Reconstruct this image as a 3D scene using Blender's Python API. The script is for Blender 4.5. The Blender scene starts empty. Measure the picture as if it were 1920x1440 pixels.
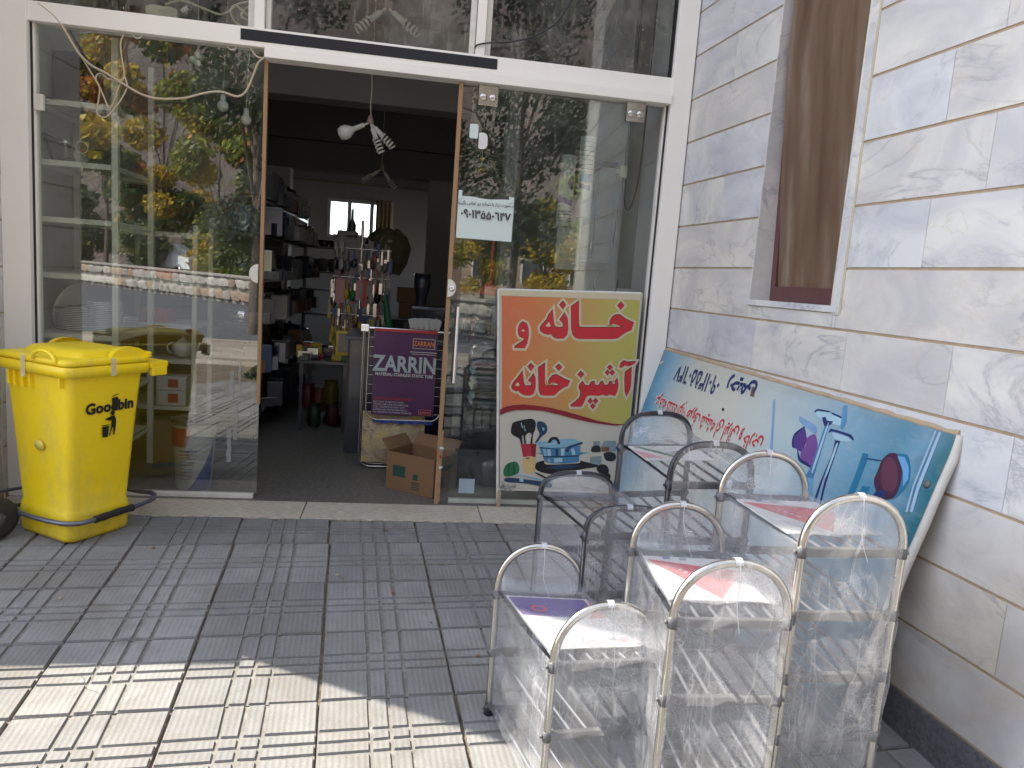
import bpy, bmesh, math, random
from mathutils import Vector, Matrix, noise
random.seed(7)
R = math.radians
scene = bpy.context.scene
COL = scene.collection

# ---------------------------------------------------------------- camera, light
cam_d = bpy.data.cameras.new('camera'); cam = bpy.data.objects.new('camera', cam_d); COL.objects.link(cam)
cam_d.sensor_width = 36.0; cam_d.lens = 36.0 * 1379.7 / 1920.0
cam_d.clip_start = 0.05; cam_d.clip_end = 1500
YAW, PITCH, ROLL = R(9.058), R(8.093), R(4.2315)
fw = Vector((math.sin(YAW)*math.cos(PITCH), math.cos(YAW)*math.cos(PITCH), -math.sin(PITCH)))
rt = Vector((math.cos(YAW), -math.sin(YAW), 0)); up = rt.cross(fw)
r2 = math.cos(ROLL)*rt + math.sin(ROLL)*up; u2 = -math.sin(ROLL)*rt + math.cos(ROLL)*up
cam.matrix_world = Matrix(((r2.x, u2.x, -fw.x, 0.0), (r2.y, u2.y, -fw.y, -4.580), (r2.z, u2.z, -fw.z, 1.45), (0, 0, 0, 1)))
scene.camera = cam

SUN_AZ, SUN_EL = R(150.2), R(47)          # direction TO the sun, counter-clockwise from +X
world = bpy.data.worlds.new('World'); scene.world = world; world.use_nodes = True
wn = world.node_tree; bg = wn.nodes['Background']
sky = wn.nodes.new('ShaderNodeTexSky'); sky.sky_type = 'NISHITA'; sky.sun_disc = False
sky.sun_elevation = SUN_EL; sky.sun_rotation = R(90) - SUN_AZ
sky.altitude = 1500; sky.dust_density = 1.2; sky.ozone_density = 1.0
hs = wn.nodes.new('ShaderNodeHueSaturation'); hs.inputs['Saturation'].default_value = .46; wn.links.new(sky.outputs[0], hs.inputs['Color']); wn.links.new(hs.outputs[0], bg.inputs[0]); bg.inputs[1].default_value = 0.15
sun_d = bpy.data.lights.new('sun', 'SUN'); sun_d.energy = 2.6; sun_d.angle = R(0.5); sun_d.color = (1.0, 0.925, 0.80)
sun = bpy.data.objects.new('sun', sun_d); COL.objects.link(sun)
tos = Vector((math.cos(SUN_AZ)*math.cos(SUN_EL), math.sin(SUN_AZ)*math.cos(SUN_EL), math.sin(SUN_EL)))
sun.rotation_euler = tos.to_track_quat('Z', 'Y').to_euler()
scene.view_settings.view_transform = 'Standard'; scene.view_settings.look = 'None'
scene.view_settings.gamma = 1; scene.view_settings.use_curve_mapping = False
scene.view_settings.exposure = 2.28
scene.cycles.max_bounces = 10; scene.cycles.transparent_max_bounces = 40
scene.cycles.glossy_bounces = 4; scene.cycles.diffuse_bounces = 4

# ---------------------------------------------------------------- materials
class NB:
    def __init__(s, name):
        s.m = bpy.data.materials.new(name); s.m.use_nodes = True
        s.t = s.m.node_tree; s.n = s.t.nodes; s.l = s.t.links
        s.b = s.n['Principled BSDF']; s.o = s.n['Material Output']
    def N(s, ty, **kw):
        n = s.n.new(ty)
        for k, v in kw.items(): setattr(n, k, v)
        return n
    def tc(s, scale=(1, 1, 1), out='Object', loc=(0, 0, 0), rot=(0, 0, 0)):
        c = s.N('ShaderNodeTexCoord'); m = s.N('ShaderNodeMapping')
        m.inputs['Scale'].default_value = scale; m.inputs['Location'].default_value = loc; m.inputs['Rotation'].default_value = rot
        s.l.new(c.outputs[out], m.inputs[0]); return m.outputs[0]
    def noise(s, vec, scale, detail=3, rough=.5, dist=0):
        n = s.N('ShaderNodeTexNoise'); n.inputs['Scale'].default_value = scale; n.inputs['Detail'].default_value = detail
        n.inputs['Roughness'].default_value = rough; n.inputs['Distortion'].default_value = dist
        s.l.new(vec, n.inputs['Vector']); return n.outputs['Fac']
    def ramp(s, fac, stops):
        r = s.N('ShaderNodeValToRGB'); e = r.color_ramp.elements
        while len(e) < len(stops): e.new(.5)
        for k, (p, c) in enumerate(stops):
            e[k].position = p; e[k].color = (c[0], c[1], c[2], 1) if not isinstance(c, (int, float)) else (c, c, c, 1)
        s.l.new(fac, r.inputs[0]); return r.outputs[0]
    def mix(s, fac, a, b, blend='MIX'):
        m = s.N('ShaderNodeMix', data_type='RGBA', blend_type=blend)
        for i, v in ((0, fac), (6, a), (7, b)):
            if isinstance(v, bpy.types.NodeSocket): s.l.new(v, m.inputs[i])
            elif i == 0: m.inputs[0].default_value = v
            else: m.inputs[i].default_value = (v[0], v[1], v[2], 1)
        return m.outputs[2]
    def math(s, op, a, b=0.0):
        m = s.N('ShaderNodeMath', operation=op)
        for i, v in ((0, a), (1, b)):
            if isinstance(v, bpy.types.NodeSocket): s.l.new(v, m.inputs[i])
            else: m.inputs[i].default_value = v
        return m.outputs[0]
    def bump(s, h, strength=.3, dist=.01):
        b = s.N('ShaderNodeBump'); b.inputs['Strength'].default_value = strength; b.inputs['Distance'].default_value = dist
        s.l.new(h, b.inputs['Height']); s.l.new(b.outputs[0], s.b.inputs['Normal']); return b.outputs[0]
    def base(s, v):
        if isinstance(v, bpy.types.NodeSocket): s.l.new(v, s.b.inputs['Base Color'])
        else: s.b.inputs['Base Color'].default_value = (v[0], v[1], v[2], 1)
    def rand(s):
        return s.N('ShaderNodeObjectInfo').outputs['Random']
def hsv(c, k): return tuple(min(1, max(0, x*k)) for x in c)
def simple(name, c, rough=.5, metal=0., var=.12, scale=6., bump=0., bscale=60., stretch=(1, 1, 1), randv=0., coat=0.):
    q = NB(name); v = q.tc(stretch)
    f = q.noise(v, scale, 4, .6)
    col = q.mix(f, hsv(c, 1-var*1.6), hsv(c, 1+var))
    if randv:
        rr = q.ramp(q.rand(), [(0, 1-randv), (1, 1+randv*.4)]); col = q.mix(1.0, col, rr, 'MULTIPLY')
    q.base(col); q.b.inputs['Roughness'].default_value = rough; q.b.inputs['Metallic'].default_value = metal
    q.b.inputs['Coat Weight'].default_value = coat
    if bump: q.bump(q.noise(v, bscale, 4, .6), bump, .004)
    return q.m
M = {}
S = simple
def mk():
    # paving concrete
    q = NB('paving'); v = q.tc(); w = q.tc(out='Object')
    gm = q.N('ShaderNodeNewGeometry'); 
    wp = gm.outputs['Position']
    big = q.noise(wp, 1.3, 4, .6); mid = q.noise(wp, 9, 5, .65); fine = q.noise(wp, 160, 4, .7)
    col = q.mix(q.ramp(big, [(.35, 0), (.7, 1)]), (.150, .150, .148), (.245, .24, .225))
    col = q.mix(q.ramp(mid, [(.42, 0), (.66, .65)]), col, (.13, .125, .118))
    col = q.mix(q.ramp(fine, [(.3, 0), (.75, .35)]), col, (.33, .32, .29))
    col = q.mix(1.0, col, q.ramp(q.rand(), [(0, .82), (1, 1.08)]), 'MULTIPLY')
    col = q.mix(q.ramp(q.noise(wp, 2.1, 6, .7), [(.50, 0), (.66, .5)]), col, (.165, .14, .11))
    spots = q.noise(wp, 3.3, 2, .5); col = q.mix(q.ramp(spots, [(.70, 0), (.76, .6)]), col, (.12, .115, .11))
    q.base(col); q.b.inputs['Roughness'].default_value = .85
    wv = q.N('ShaderNodeTexWave', wave_type='BANDS', bands_direction='X'); wv.inputs['Scale'].default_value = 15.5; wv.inputs['Distortion'].default_value = 1.2
    wv.inputs['Detail'].default_value = 1; q.l.new(v, wv.inputs['Vector'])
    wc = q.tc((1, 3.2, 1)); ch = q.noise(wc, 60, 4, .7)
    h = q.math('ADD', q.math('MULTIPLY', wv.outputs['Fac'], .42), q.math('MULTIPLY', ch, .8))
    q.bump(h, .55, .004); M['paving'] = q.m
    q = NB('paving_groove'); gm = q.N('ShaderNodeNewGeometry'); wp = gm.outputs['Position']
    q.base(q.ramp(q.noise(wp, 22, 5, .7), [(.3, (.13, .12, .105)), (.7, (.25, .24, .215))])); q.b.inputs['Roughness'].default_value = .95; q.bump(q.noise(wp, 200, 3, .7), .5, .003); M['groove'] = q.m
    # groove base: same concrete but dirty
    q = NB('paving_dirt'); gm = q.N('ShaderNodeNewGeometry'); wp = gm.outputs['Position']
    n1 = q.noise(wp, 14, 5, .7); q.base(q.ramp(n1, [(.3, (.04, .03, .022)), (.5, (.12, .09, .06)), (.7, (.24, .19, .14))]))
    q.b.inputs['Roughness'].default_value = .95; q.bump(q.noise(wp, 200, 4, .7), .8, .004); M['dirt'] = q.m
    # marble
    q = NB('marble'); gm = q.N('ShaderNodeNewGeometry'); wp = gm.outputs['Position']
    oi = q.N('ShaderNodeObjectInfo'); vm = q.N('ShaderNodeVectorMath', operation='MULTIPLY_ADD')
    cx = q.N('ShaderNodeCombineXYZ')
    for k in range(3): q.l.new(oi.outputs['Random'], cx.inputs[k])
    vm.inputs[1].default_value = (37, 53, 71); q.l.new(cx.outputs[0], vm.inputs[0]); q.l.new(wp, vm.inputs[2]); pv = vm.outputs[0]
    mp = q.N('ShaderNodeMapping'); mp.inputs['Rotation'].default_value = (.7, .3, .2); mp.inputs['Scale'].default_value = (1, 1, 1.7); q.l.new(pv, mp.inputs[0]); pv = mp.outputs[0]
    a = q.noise(pv, 1.6, 5, .62, 1.3); b = q.noise(pv, 1.5, 9, .60, 1.5); c = q.noise(pv, 2.4, 7, .55, .6)
    cloud = q.ramp(a, [(.36, (.48, .48, .505)), (.62, (.64, .63, .61))])
    vein = q.math('ABSOLUTE', q.math('SUBTRACT', b, .5)); vf = q.ramp(vein, [(0, .9), (.004, .5), (.022, .12), (.045, 0)])
    patch = q.ramp(q.noise(pv, 2.2, 2, .5), [(.42, 0), (.60, 1)])
    col = q.mix(q.math('MULTIPLY', vf, patch), cloud, (.30, .31, .34))
    v2 = q.math('ABSOLUTE', q.math('SUBTRACT', c, .52)); col = q.mix(q.ramp(v2, [(0, .42), (.004, .14), (.014, 0)]), col, (.52, .44, .34))
    warm = q.ramp(oi.outputs['Random'], [(0, (1.0, .95, .88)), (.5, (1, .985, .95)), (1, (.93, .95, .98))]); col = q.mix(1.0, col, warm, 'MULTIPLY')
    # rust staining near the ground
    sz = q.N('ShaderNodeSeparateXYZ'); q.l.new(wp, sz.inputs[0])
    low = q.ramp(sz.outputs[2], [(0.0, .9), (.45, .5), (1.0, 0)]); st = q.ramp(q.noise(wp, 2.4, 5, .65), [(.34, .1), (.60, 1)])
    col = q.mix(q.math('MULTIPLY', low, st), col, (.40, .335, .245))
    q.base(col); q.b.inputs['Roughness'].default_value = .5; q.bump(q.noise(wp, 90, 5, .7), .10, .003); M['marble'] = q.m
    q = NB('threshold_stone'); gm = q.N('ShaderNodeNewGeometry'); wp = gm.outputs['Position']
    mp = q.N('ShaderNodeMapping'); mp.inputs['Scale'].default_value = (14, 70, 10); q.l.new(wp, mp.inputs[0])
    ch = q.noise(mp.outputs[0], 1.6, 4, .7); bigg = q.noise(wp, 3, 5, .65)
    col = q.mix(q.ramp(ch, [(.40, 0), (.62, 1)]), (.36, .31, .24), (.60, .54, .44)); col = q.mix(q.ramp(bigg, [(.45, 0), (.75, .6)]), col, (.33, .26, .19))
    q.base(col); q.b.inputs['Roughness'].default_value = .6; q.bump(ch, .6, .004); M['threshold'] = q.m
    M['mortar'] = S('mortar', (.40, .30, .19), .9, var=.28, scale=18, bump=.3)
    M['granite'] = S('granite', (.13, .13, .14), .6, var=.6, scale=70, bump=.5, bscale=120)
    M['alu'] = S('white_aluminium', (.86, .825, .76), .42, var=.03, scale=3)
    M['alu_worn'] = S('worn_white_profile', (.68, .655, .59), .5, var=.15, scale=20)
    M['blackstrip'] = S('black_adhesive_strip', (.008, .009, .016), .35, var=.1)
    M['brownseal'] = S('brown_edge_seal', (.34, .20, .095), .55, var=.12, scale=25, stretch=(1, 1, .2))
    M['gasket'] = S('black_gasket', (.012, .012, .014), .5)
    M['chrome'] = S('chrome', (.75, .75, .77), .14, 1., var=.03)
    M['steel'] = S('stainless_steel', (.52, .50, .455), .20, 1., var=.10, scale=14, stretch=(1, 1, .3))
    M['blacktube'] = S('black_coated_tube', (.016, .017, .021), .42, var=.2, scale=20)
    M['greyplastic'] = S('grey_plastic', (.10, .10, .102), .42, var=.12, scale=18)
    M['darkplastic'] = S('dark_plastic', (.022, .023, .028), .35, var=.2)
    M['rod'] = S('grey_rod', (.32, .33, .36), .3, .7, var=.08)
    M['yellow'] = NBY()
    M['rubber'] = S('rubber', (.02, .02, .022), .7, var=.3, scale=30, bump=.3)
    M['tubegrey'] = S('grey_lacquered_tube', (.16, .17, .20), .32, .6, var=.15, scale=20)
    M['wallin'] = S('interior_plaster', (.42, .405, .38), .8, var=.06, scale=2, bump=.1, bscale=40)
    M['wallin2'] = S('interior_plaster_grey', (.32, .32, .33), .85, var=.08, scale=2)
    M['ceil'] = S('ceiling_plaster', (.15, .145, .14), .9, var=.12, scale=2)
    M['floorin'] = S('terrazzo_floor', (.155, .14, .12), .5, var=.6, scale=38)
    M['white'] = S('white_paint', (.70, .69, .66), .45, var=.05)
    M['shelfwhite'] = S('cream_painted_angle_iron', (.60, .58, .50), .45, var=.07, scale=12)
    M['cable'] = S('beige_cable', (.50, .41, .29), .45, var=.08)
    M['cableb'] = S('black_cable', (.02, .02, .02), .45)
    M['cabley'] = S('cream_cable', (.55, .52, .36), .45)
    M['ceramic'] = S('white_ceramic', (.68, .68, .66), .12, var=.03, coat=.5)
    M['carton'] = S('corrugated_card', (.20, .11, .052), .85, var=.10, scale=9, bump=.15, bscale=90)
    M['cartond'] = S('card_inside', (.15, .09, .05), .9, var=.15)
    M['bulb'] = S('frosted_bulb', (.75, .74, .70), .2, var=.03)
    M['purple'] = S('purple_print', (.065, .012, .072), .40, var=.12, scale=5)
    M['greytext'] = S('grey_print', (.36, .42, .43), .4)
    M['redprint'] = S('red_print', (.52, .02, .03), .4, var=.08)
    M['darkred'] = S('dark_red_print', (.23, .012, .02), .45, var=.1)
    M['whiteprint'] = S('white_print', (.56, .55, .52), .5, var=.04)
    M['blackprint'] = S('black_print', (.012, .012, .014), .4)
    M['cream'] = S('cream_print', (.52, .485, .40), .6, var=.10, scale=4)
    M['halo'] = S('cream_halo_print', (.56, .50, .34), .6, var=.06)
    M['orange'] = S('orange_print', (.62, .18, .05), .5)
    M['green'] = S('green_plastic', (.02, .16, .05), .4)
    M['yellowp'] = S('yellow_plastic', (.52, .37, .03), .4)
    M['bluep'] = S('blue_plastic', (.03, .06, .24), .35)
    M['redp'] = S('red_plastic', (.38, .02, .02), .35)
    M['pinkp'] = S('pink_print', (.52, .25, .26), .5)
    M['pot'] = S('dark_enamel', (.03, .032, .045), .22, var=.2, coat=.4)
    M['potb'] = S('blue_glass', (.06, .08, .14), .12, var=.2, coat=.6)
    M['curtain'] = S('beige_curtain', (.45, .36, .22), .9, var=.1)
    M['cloth'] = S('faded_cloth', (.35, .33, .30), .9, var=.1)
    M['paper'] = S('thin_paper', (.62, .70, .66), .7, var=.03)
    M['kit_black'] = M['blackprint']
    for nme, c in dict(ink=(.02, .045, .10), red=(.42, .03, .05), creamp=(.60, .42, .18), greenp=(.03, .15, .07), steelp=(.22, .42, .52), steelb=(.06, .20, .36), jar=(.20, .26, .27), brown=(.16, .08, .04),
                       violet=(.085, .04, .20), violet2=(.17, .07, .26), navy=(.012, .03, .13), pale=(.36, .52, .60), sky2=(.13, .33, .58), teal=(.015, .15, .27), navyblur=(.06, .10, .22), wine=(.055, .015, .04), wine2=(.11, .03, .055),
                       blur=(.18, .32, .52), streak=(.09, .25, .42), line=(.20, .34, .60), stripe=(.32, .45, .60), tape=(.12, .09, .05)).items():
        M[nme] = S(nme + '_ink', c, .45, var=.16, scale=9)
def NBY():
    q = NB('yellow_moulded_plastic'); v = q.tc(); f = q.noise(v, 3, 4, .6); g = q.noise(v, 45, 4, .7)
    col = q.mix(f, (.84, .60, .004), (.93, .69, .006)); col = q.mix(q.ramp(g, [(.55, 0), (.85, .35)]), col, (.60, .46, .08)); du = q.noise(q.tc((1, 1, .3)), 6, 6, .75); col = q.mix(q.ramp(du, [(.50, 0), (.68, .42)]), col, (.52, .43, .14))
    gs = q.N('ShaderNodeSeparateXYZ'); q.l.new(q.tc(), gs.inputs[0]); lo_ = q.ramp(gs.outputs[2], [(0.0, .55), (.10, .22), (.25, 0)]); col = q.mix(q.math('MULTIPLY', lo_, q.ramp(q.noise(v, 12, 5, .7), [(.35, 0), (.65, 1)])), col, (.30, .24, .10))
    q.base(col); q.b.inputs['Roughness'].default_value = .42; q.bump(q.noise(v, 250, 3, .6), .15, .002)
    return q.m
mk()
def schlick(q, r0, normal=None):
    lw = q.N('ShaderNodeLayerWeight')
    if normal: q.l.new(normal, lw.inputs['Normal'])
    return q.math('ADD', q.math('MULTIPLY', q.math('POWER', lw.outputs['Facing'], 5.0), 1-r0), r0)
def glassmat(name, ior, tint, dirt=.03):
    q = NB(name); n = q.n
    tr = q.N('ShaderNodeBsdfTransparent'); tr.inputs[0].default_value = (*tint, 1)
    gl = q.N('ShaderNodeBsdfGlossy'); gl.inputs['Roughness'].default_value = .0
    fr = schlick(q, ior)
    mx = q.N('ShaderNodeMixShader'); q.l.new(fr, mx.inputs[0]); q.l.new(tr.outputs[0], mx.inputs[1]); q.l.new(gl.outputs[0], mx.inputs[2])
    df = q.N('ShaderNodeBsdfDiffuse'); df.inputs[0].default_value = (.6, .58, .52, 1)
    v = q.tc(); v2 = q.tc((1, 1, .15))
    d = q.ramp(q.noise(v, 3, 5, .7), [(.45, 0), (.8, dirt)]); s2 = q.ramp(q.noise(v2, 28, 5, .75), [(.55, 0), (.8, dirt*1.6)])
    sp = q.ramp(q.noise(v, 90, 2, .5), [(.72, 0), (.76, dirt*5)])
    a = q.math('ADD', q.math('ADD', d, s2), sp)
    m2 = q.N('ShaderNodeMixShader'); q.l.new(a, m2.inputs[0]); q.l.new(mx.outputs[0], m2.inputs[1]); q.l.new(df.outputs[0], m2.inputs[2])
    q.l.new(m2.outputs[0], q.o.inputs[0]); n.remove(q.b); return q.m
M['glass'] = glassmat('window_glass', .15, (.94, .97, .95), .035)
M['glassr'] = glassmat('clear_door_glass', .062, (.95, .975, .96), .03)
M['glassd'] = glassmat('dusty_window_glass', .06, (.84, .86, .84), .16)
M['jarglass'] = glassmat('clear_glass', .05, (.9, .93, .93), .02)
def filmmat(name='cling_film', lo=.075, hi=.8):
    q = NB(name)
    v = q.tc((1, 1, .22), rot=(.25, .55, 0)); v2 = q.tc((.35, 1, 1), rot=(.2, -.45, .3)); v3 = q.tc((1, 1, .6), rot=(.5, .4, .7))
    n1 = q.noise(v, 11, 3, .5, .35); n2 = q.noise(v2, 13, 3, .55, .6); n3 = q.noise(v3, 30, 3, .6, .8)
    rd = lambda n_: q.math('ABSOLUTE', q.math('SUBTRACT', n_, .5))
    pa = q.ramp(q.noise(v3, 4.0, 2, .5), [(.44, 0), (.60, 1)]); pb = q.ramp(q.noise(q.tc(loc=(3, 1, 2)), 5.0, 2, .5), [(.46, 0), (.62, 1)])
    cre = q.math('MULTIPLY', q.ramp(rd(n1), [(0, 1), (.010, .35), (.05, 0)]), pa); cre2 = q.math('MULTIPLY', q.ramp(rd(n2), [(0, .9), (.010, .25), (.05, 0)]), pb)
    cre3 = q.math('MULTIPLY', q.ramp(rd(n3), [(0, .7), (.02, .15), (.06, 0)]), q.math('MULTIPLY', pa, pb))
    cl = q.ramp(q.noise(v3, 2.6, 4, .6), [(.38, 0), (.70, 1)])
    f = q.math('ADD', q.math('MULTIPLY', q.math('ADD', q.math('ADD', cre, cre2), cre3), .24), q.math('MULTIPLY', cl, .24))
    f = q.math('ADD', f, lo); f = q.math('MINIMUM', f, hi)
    tr = q.N('ShaderNodeBsdfTransparent'); tr.inputs[0].default_value = (.97, .975, .985, 1)
    df = q.N('ShaderNodeBsdfDiffuse'); df.inputs[0].default_value = (.80, .81, .83, 1)
    tl = q.N('ShaderNodeBsdfTranslucent'); tl.inputs[0].default_value = (.78, .79, .82, 1)
    m0 = q.N('ShaderNodeMixShader'); m0.inputs[0].default_value = .45; q.l.new(df.outputs[0], m0.inputs[1]); q.l.new(tl.outputs[0], m0.inputs[2])
    m1 = q.N('ShaderNodeMixShader'); q.l.new(f, m1.inputs[0]); q.l.new(tr.outputs[0], m1.inputs[1]); q.l.new(m0.outputs[0], m1.inputs[2])
    gl = q.N('ShaderNodeBsdfGlossy'); gl.inputs['Roughness'].default_value = .12
    bp = q.N('ShaderNodeBump'); bp.inputs['Strength'].default_value = .5; bp.inputs['Distance'].default_value = .012
    q.l.new(q.math('ADD', q.math('ADD', n1, q.math('MULTIPLY', n2, .8)), q.math('MULTIPLY', n3, .04)), bp.inputs['Height'])
    for x in (gl, df): q.l.new(bp.outputs[0], x.inputs['Normal'])
    fr = schlick(q, .06, bp.outputs[0])
    m2 = q.N('ShaderNodeMixShader'); q.l.new(fr, m2.inputs[0]); q.l.new(m1.outputs[0], m2.inputs[1]); q.l.new(gl.outputs[0], m2.inputs[2])
    q.l.new(m2.outputs[0], q.o.inputs[0]); q.n.remove(q.b); return q.m
M['film'] = filmmat()

# ---------------------------------------------------------------- mesh helpers
class MB:
    def __init__(s): s.v = []; s.f = []; s.mi = []; s.sm = []
    def add(s, vs, fs, mi=0, smooth=False):
        o = len(s.v); s.v += [tuple(v) for v in vs]
        for f in fs: s.f.append(tuple(i+o for i in f)); s.mi.append(mi); s.sm.append(smooth)
        return s
    def box(s, x0, x1, y0, y1, z0, z1, mi=0, M4=None):
        vs = [Vector((x, y, z)) for z in (z0, z1) for y in (y0, y1) for x in (x0, x1)]
        if M4: vs = [M4 @ v for v in vs]
        return s.add(vs, [(0, 2, 3, 1), (4, 5, 7, 6), (0, 1, 5, 4), (1, 3, 7, 5), (3, 2, 6, 7), (2, 0, 4, 6)], mi)
    def bbox(s, x0, x1, y0, y1, z0, z1, b=.004, mi=0, M4=None):
        # box with chamfered vertical and horizontal edges
        bm = bmesh.new(); bmesh.ops.create_cube(bm, size=1)
        for v in bm.verts: v.co = Vector((x0+(v.co.x+.5)*(x1-x0), y0+(v.co.y+.5)*(y1-y0), z0+(v.co.z+.5)*(z1-z0)))
        bmesh.ops.bevel(bm, geom=bm.edges[:], offset=b, segments=2, profile=.6, affect='EDGES')
        bm.verts.index_update(); vs = [v.co.copy() for v in bm.verts]
        if M4: vs = [M4 @ v for v in vs]
        s.add(vs, [[v.index for v in f.verts] for f in bm.faces], mi, False); bm.free(); return s
    def tube(s, path, r, n=8, mi=0, caps=True, closed=False):
        P = [Vector(p) for p in path]; rings = []
        nrm = None
        for i, p in enumerate(P):
            if closed: t = (P[(i+1) % len(P)]-P[i-1]).normalized()
            else: t = ((P[min(i+1, len(P)-1)]-P[max(i-1, 0)])).normalized()
            if nrm is None: nrm = t.orthogonal().normalized()
            nrm = (nrm - t*nrm.dot(t)); nrm = nrm.normalized() if nrm.length > 1e-6 else t.orthogonal().normalized()
            b = t.cross(nrm); rr = r[i] if isinstance(r, (list, tuple)) else r
            rings.append([p + (nrm*math.cos(2*math.pi*k/n)+b*math.sin(2*math.pi*k/n))*rr for k in range(n)])
        vs = [v for ring in rings for v in ring]; fs = []
        for i in range(len(P)-1 + (1 if closed else 0)):
            a = i*n; c = ((i+1) % len(P))*n
            for k in range(n): fs.append((a+k, a+(k+1) % n, c+(k+1) % n, c+k))
        s.add(vs, fs, mi, True)
        if caps and not closed:
            s.add(rings[0], [tuple(range(n))[::-1]], mi); s.add(rings[-1], [tuple(range(n))], mi)
        return s
    def lathe(s, prof, n=20, mi=0, M4=None, c=(0, 0, 0)):
        vs = []; m = len(prof)
        for k in range(n):
            a = 2*math.pi*k/n
            for (r, z) in prof: vs.append(Vector((c[0]+r*math.cos(a), c[1]+r*math.sin(a), c[2]+z)))
        if M4: vs = [M4 @ v for v in vs]
        fs = [(k*m+i, ((k+1) % n)*m+i, ((k+1) % n)*m+i+1, k*m+i+1) for k in range(n) for i in range(m-1)]
        return s.add(vs, fs, mi, True)
    def sphere(s, c, r, n=12, mi=0, sz=1., M4=None):
        prof = [(r*math.sin(math.pi*i/8)+1e-5, -r*sz*math.cos(math.pi*i/8)) for i in range(9)]
        return s.lathe(prof, n, mi, M4, c)
    def loft(s, rings, mi=0, smooth=True, cap0=True, cap1=True):
        n = len(rings[0]); vs = [v for r in rings for v in r]
        fs = [(i*n+k, i*n+(k+1) % n, (i+1)*n+(k+1) % n, (i+1)*n+k) for i in range(len(rings)-1) for k in range(n)]
        s.add(vs, fs, mi, smooth)
        if cap0: s.add(rings[0], [tuple(range(n))[::-1]], mi)
        if cap1: s.add(rings[-1], [tuple(range(n))], mi)
        return s
    def grid(s, fn, nu, nv, mi=0, smooth=True):
        vs = [fn(i/nu, j/nv) for j in range(nv+1) for i in range(nu+1)]
        return s.add(vs, [(j*(nu+1)+i, j*(nu+1)+i+1, (j+1)*(nu+1)+i+1, (j+1)*(nu+1)+i) for j in range(nv) for i in range(nu)], mi, smooth)
    def slab(s, pts, off, th, fmap, mi=0):
        # flat polygon pts (u, v) mapped by fmap(u, v, height), given a small thickness
        n = len(pts); a = [fmap(u, v, off) for u, v in pts]; b = [fmap(u, v, off+th) for u, v in pts]
        s.add(a+b, [tuple(range(n, 2*n))] + [(k, (k+1) % n, n+(k+1) % n, n+k) for k in range(n)], mi); return s
    def mesh(s, name, mats):
        me = bpy.data.meshes.new(name); me.from_pydata(s.v, [], s.f)
        for m in mats: me.materials.append(m)
        me.polygons.foreach_set('material_index', s.mi); me.polygons.foreach_set('use_smooth', s.sm); me.update(); return me
def thing(name, label, cat, loc=(0, 0, 0), rz=0., group=None):
    o = bpy.data.objects.new(name, None); COL.objects.link(o); o.location = loc; o.rotation_euler = (0, 0, rz); o.empty_display_size = .1
    o['label'] = label; o['category'] = cat
    if group: o['group'] = group
    o['_m'] = 0; del o['_m']
    return o
WORLDLOC = {}
def wl(o):
    v = Vector((0, 0, 0))
    while o: v = v + o.location; o = o.parent
    return v
def ob(name, mb, mats, parent=None, local=False, label=None, cat=None, kind=None, group=None, loc=None):
    """link a mesh; vertices are in world coordinates unless local"""
    if not isinstance(mats, (list, tuple)): mats = [mats]
    me = mb.mesh(name, mats) if isinstance(mb, MB) else mb
    o = bpy.data.objects.new(name, me); COL.objects.link(o)
    if parent:
        o.parent = parent
        if not local and isinstance(mb, MB):
            d = wl(parent); me.transform(Matrix.Translation(-d))
    if loc is not None: o.location = loc
    if label: o['label'] = label
    if cat: o['category'] = cat
    if kind: o['kind'] = kind
    if group: o['group'] = group
    return o
def one(name, label, cat, mb, mats, group=None, base=None):
    """a thing that is one mesh, its origin at its base"""
    xs = [v[0] for v in mb.v]; ys = [v[1] for v in mb.v]; zs = [v[2] for v in mb.v]
    b = Vector(base) if base else Vector(((min(xs)+max(xs))/2, (min(ys)+max(ys))/2, min(zs)))
    me = mb.mesh(name, mats if isinstance(mats, (list, tuple)) else [mats]); me.transform(Matrix.Translation(-b))
    o = bpy.data.objects.new(name, me); COL.objects.link(o); o.location = b
    o['label'] = label; o['category'] = cat
    if group: o['group'] = group
    return o
def smooth_path(P, sub=4):
    P = [Vector(p) for p in P]; out = []
    for i in range(len(P)-1):
        p0, p1, p2, p3 = P[max(i-1, 0)], P[i], P[i+1], P[min(i+2, len(P)-1)]
        for k in range(sub):
            t = k/sub
            out.append(.5*((2*p1)+(p2-p0)*t+(2*p0-5*p1+4*p2-p3)*t*t+(3*p1-p0-3*p2+p3)*t**3))
    out.append(P[-1]); return out
def text_mb(body, size, M4, off=0., align='CENTER', squash=1., bold=0., th=.0004):
    c = bpy.data.curves.new('t', 'FONT'); c.body = body; c.size = size; c.align_x = align; c.offset = bold; c.resolution_u = 2
    o = bpy.data.objects.new('t', c); COL.objects.link(o); bpy.context.view_layer.update()
    me = bpy.data.meshes.new_from_object(o.evaluated_get(bpy.context.evaluated_depsgraph_get()))
    mb = MB(); S_ = Matrix.Diagonal((squash, 1, 1, 1))
    mb.add([M4 @ (S_ @ v.co + Vector((0, 0, th))) for v in me.vertices], [tuple(p.vertices) for p in me.polygons])
    bpy.data.objects.remove(o); bpy.data.curves.remove(c); bpy.data.meshes.remove(me); return mb
def frame(origin, ux, uy):
    ux = Vector(ux).normalized(); uy = Vector(uy); uy = (uy-ux*uy.dot(ux)).normalized(); n = ux.cross(uy)
    return Matrix(((ux.x, uy.x, n.x, origin[0]), (ux.y, uy.y, n.y, origin[1]), (ux.z, uy.z, n.z, origin[2]), (0, 0, 0, 1)))
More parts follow.
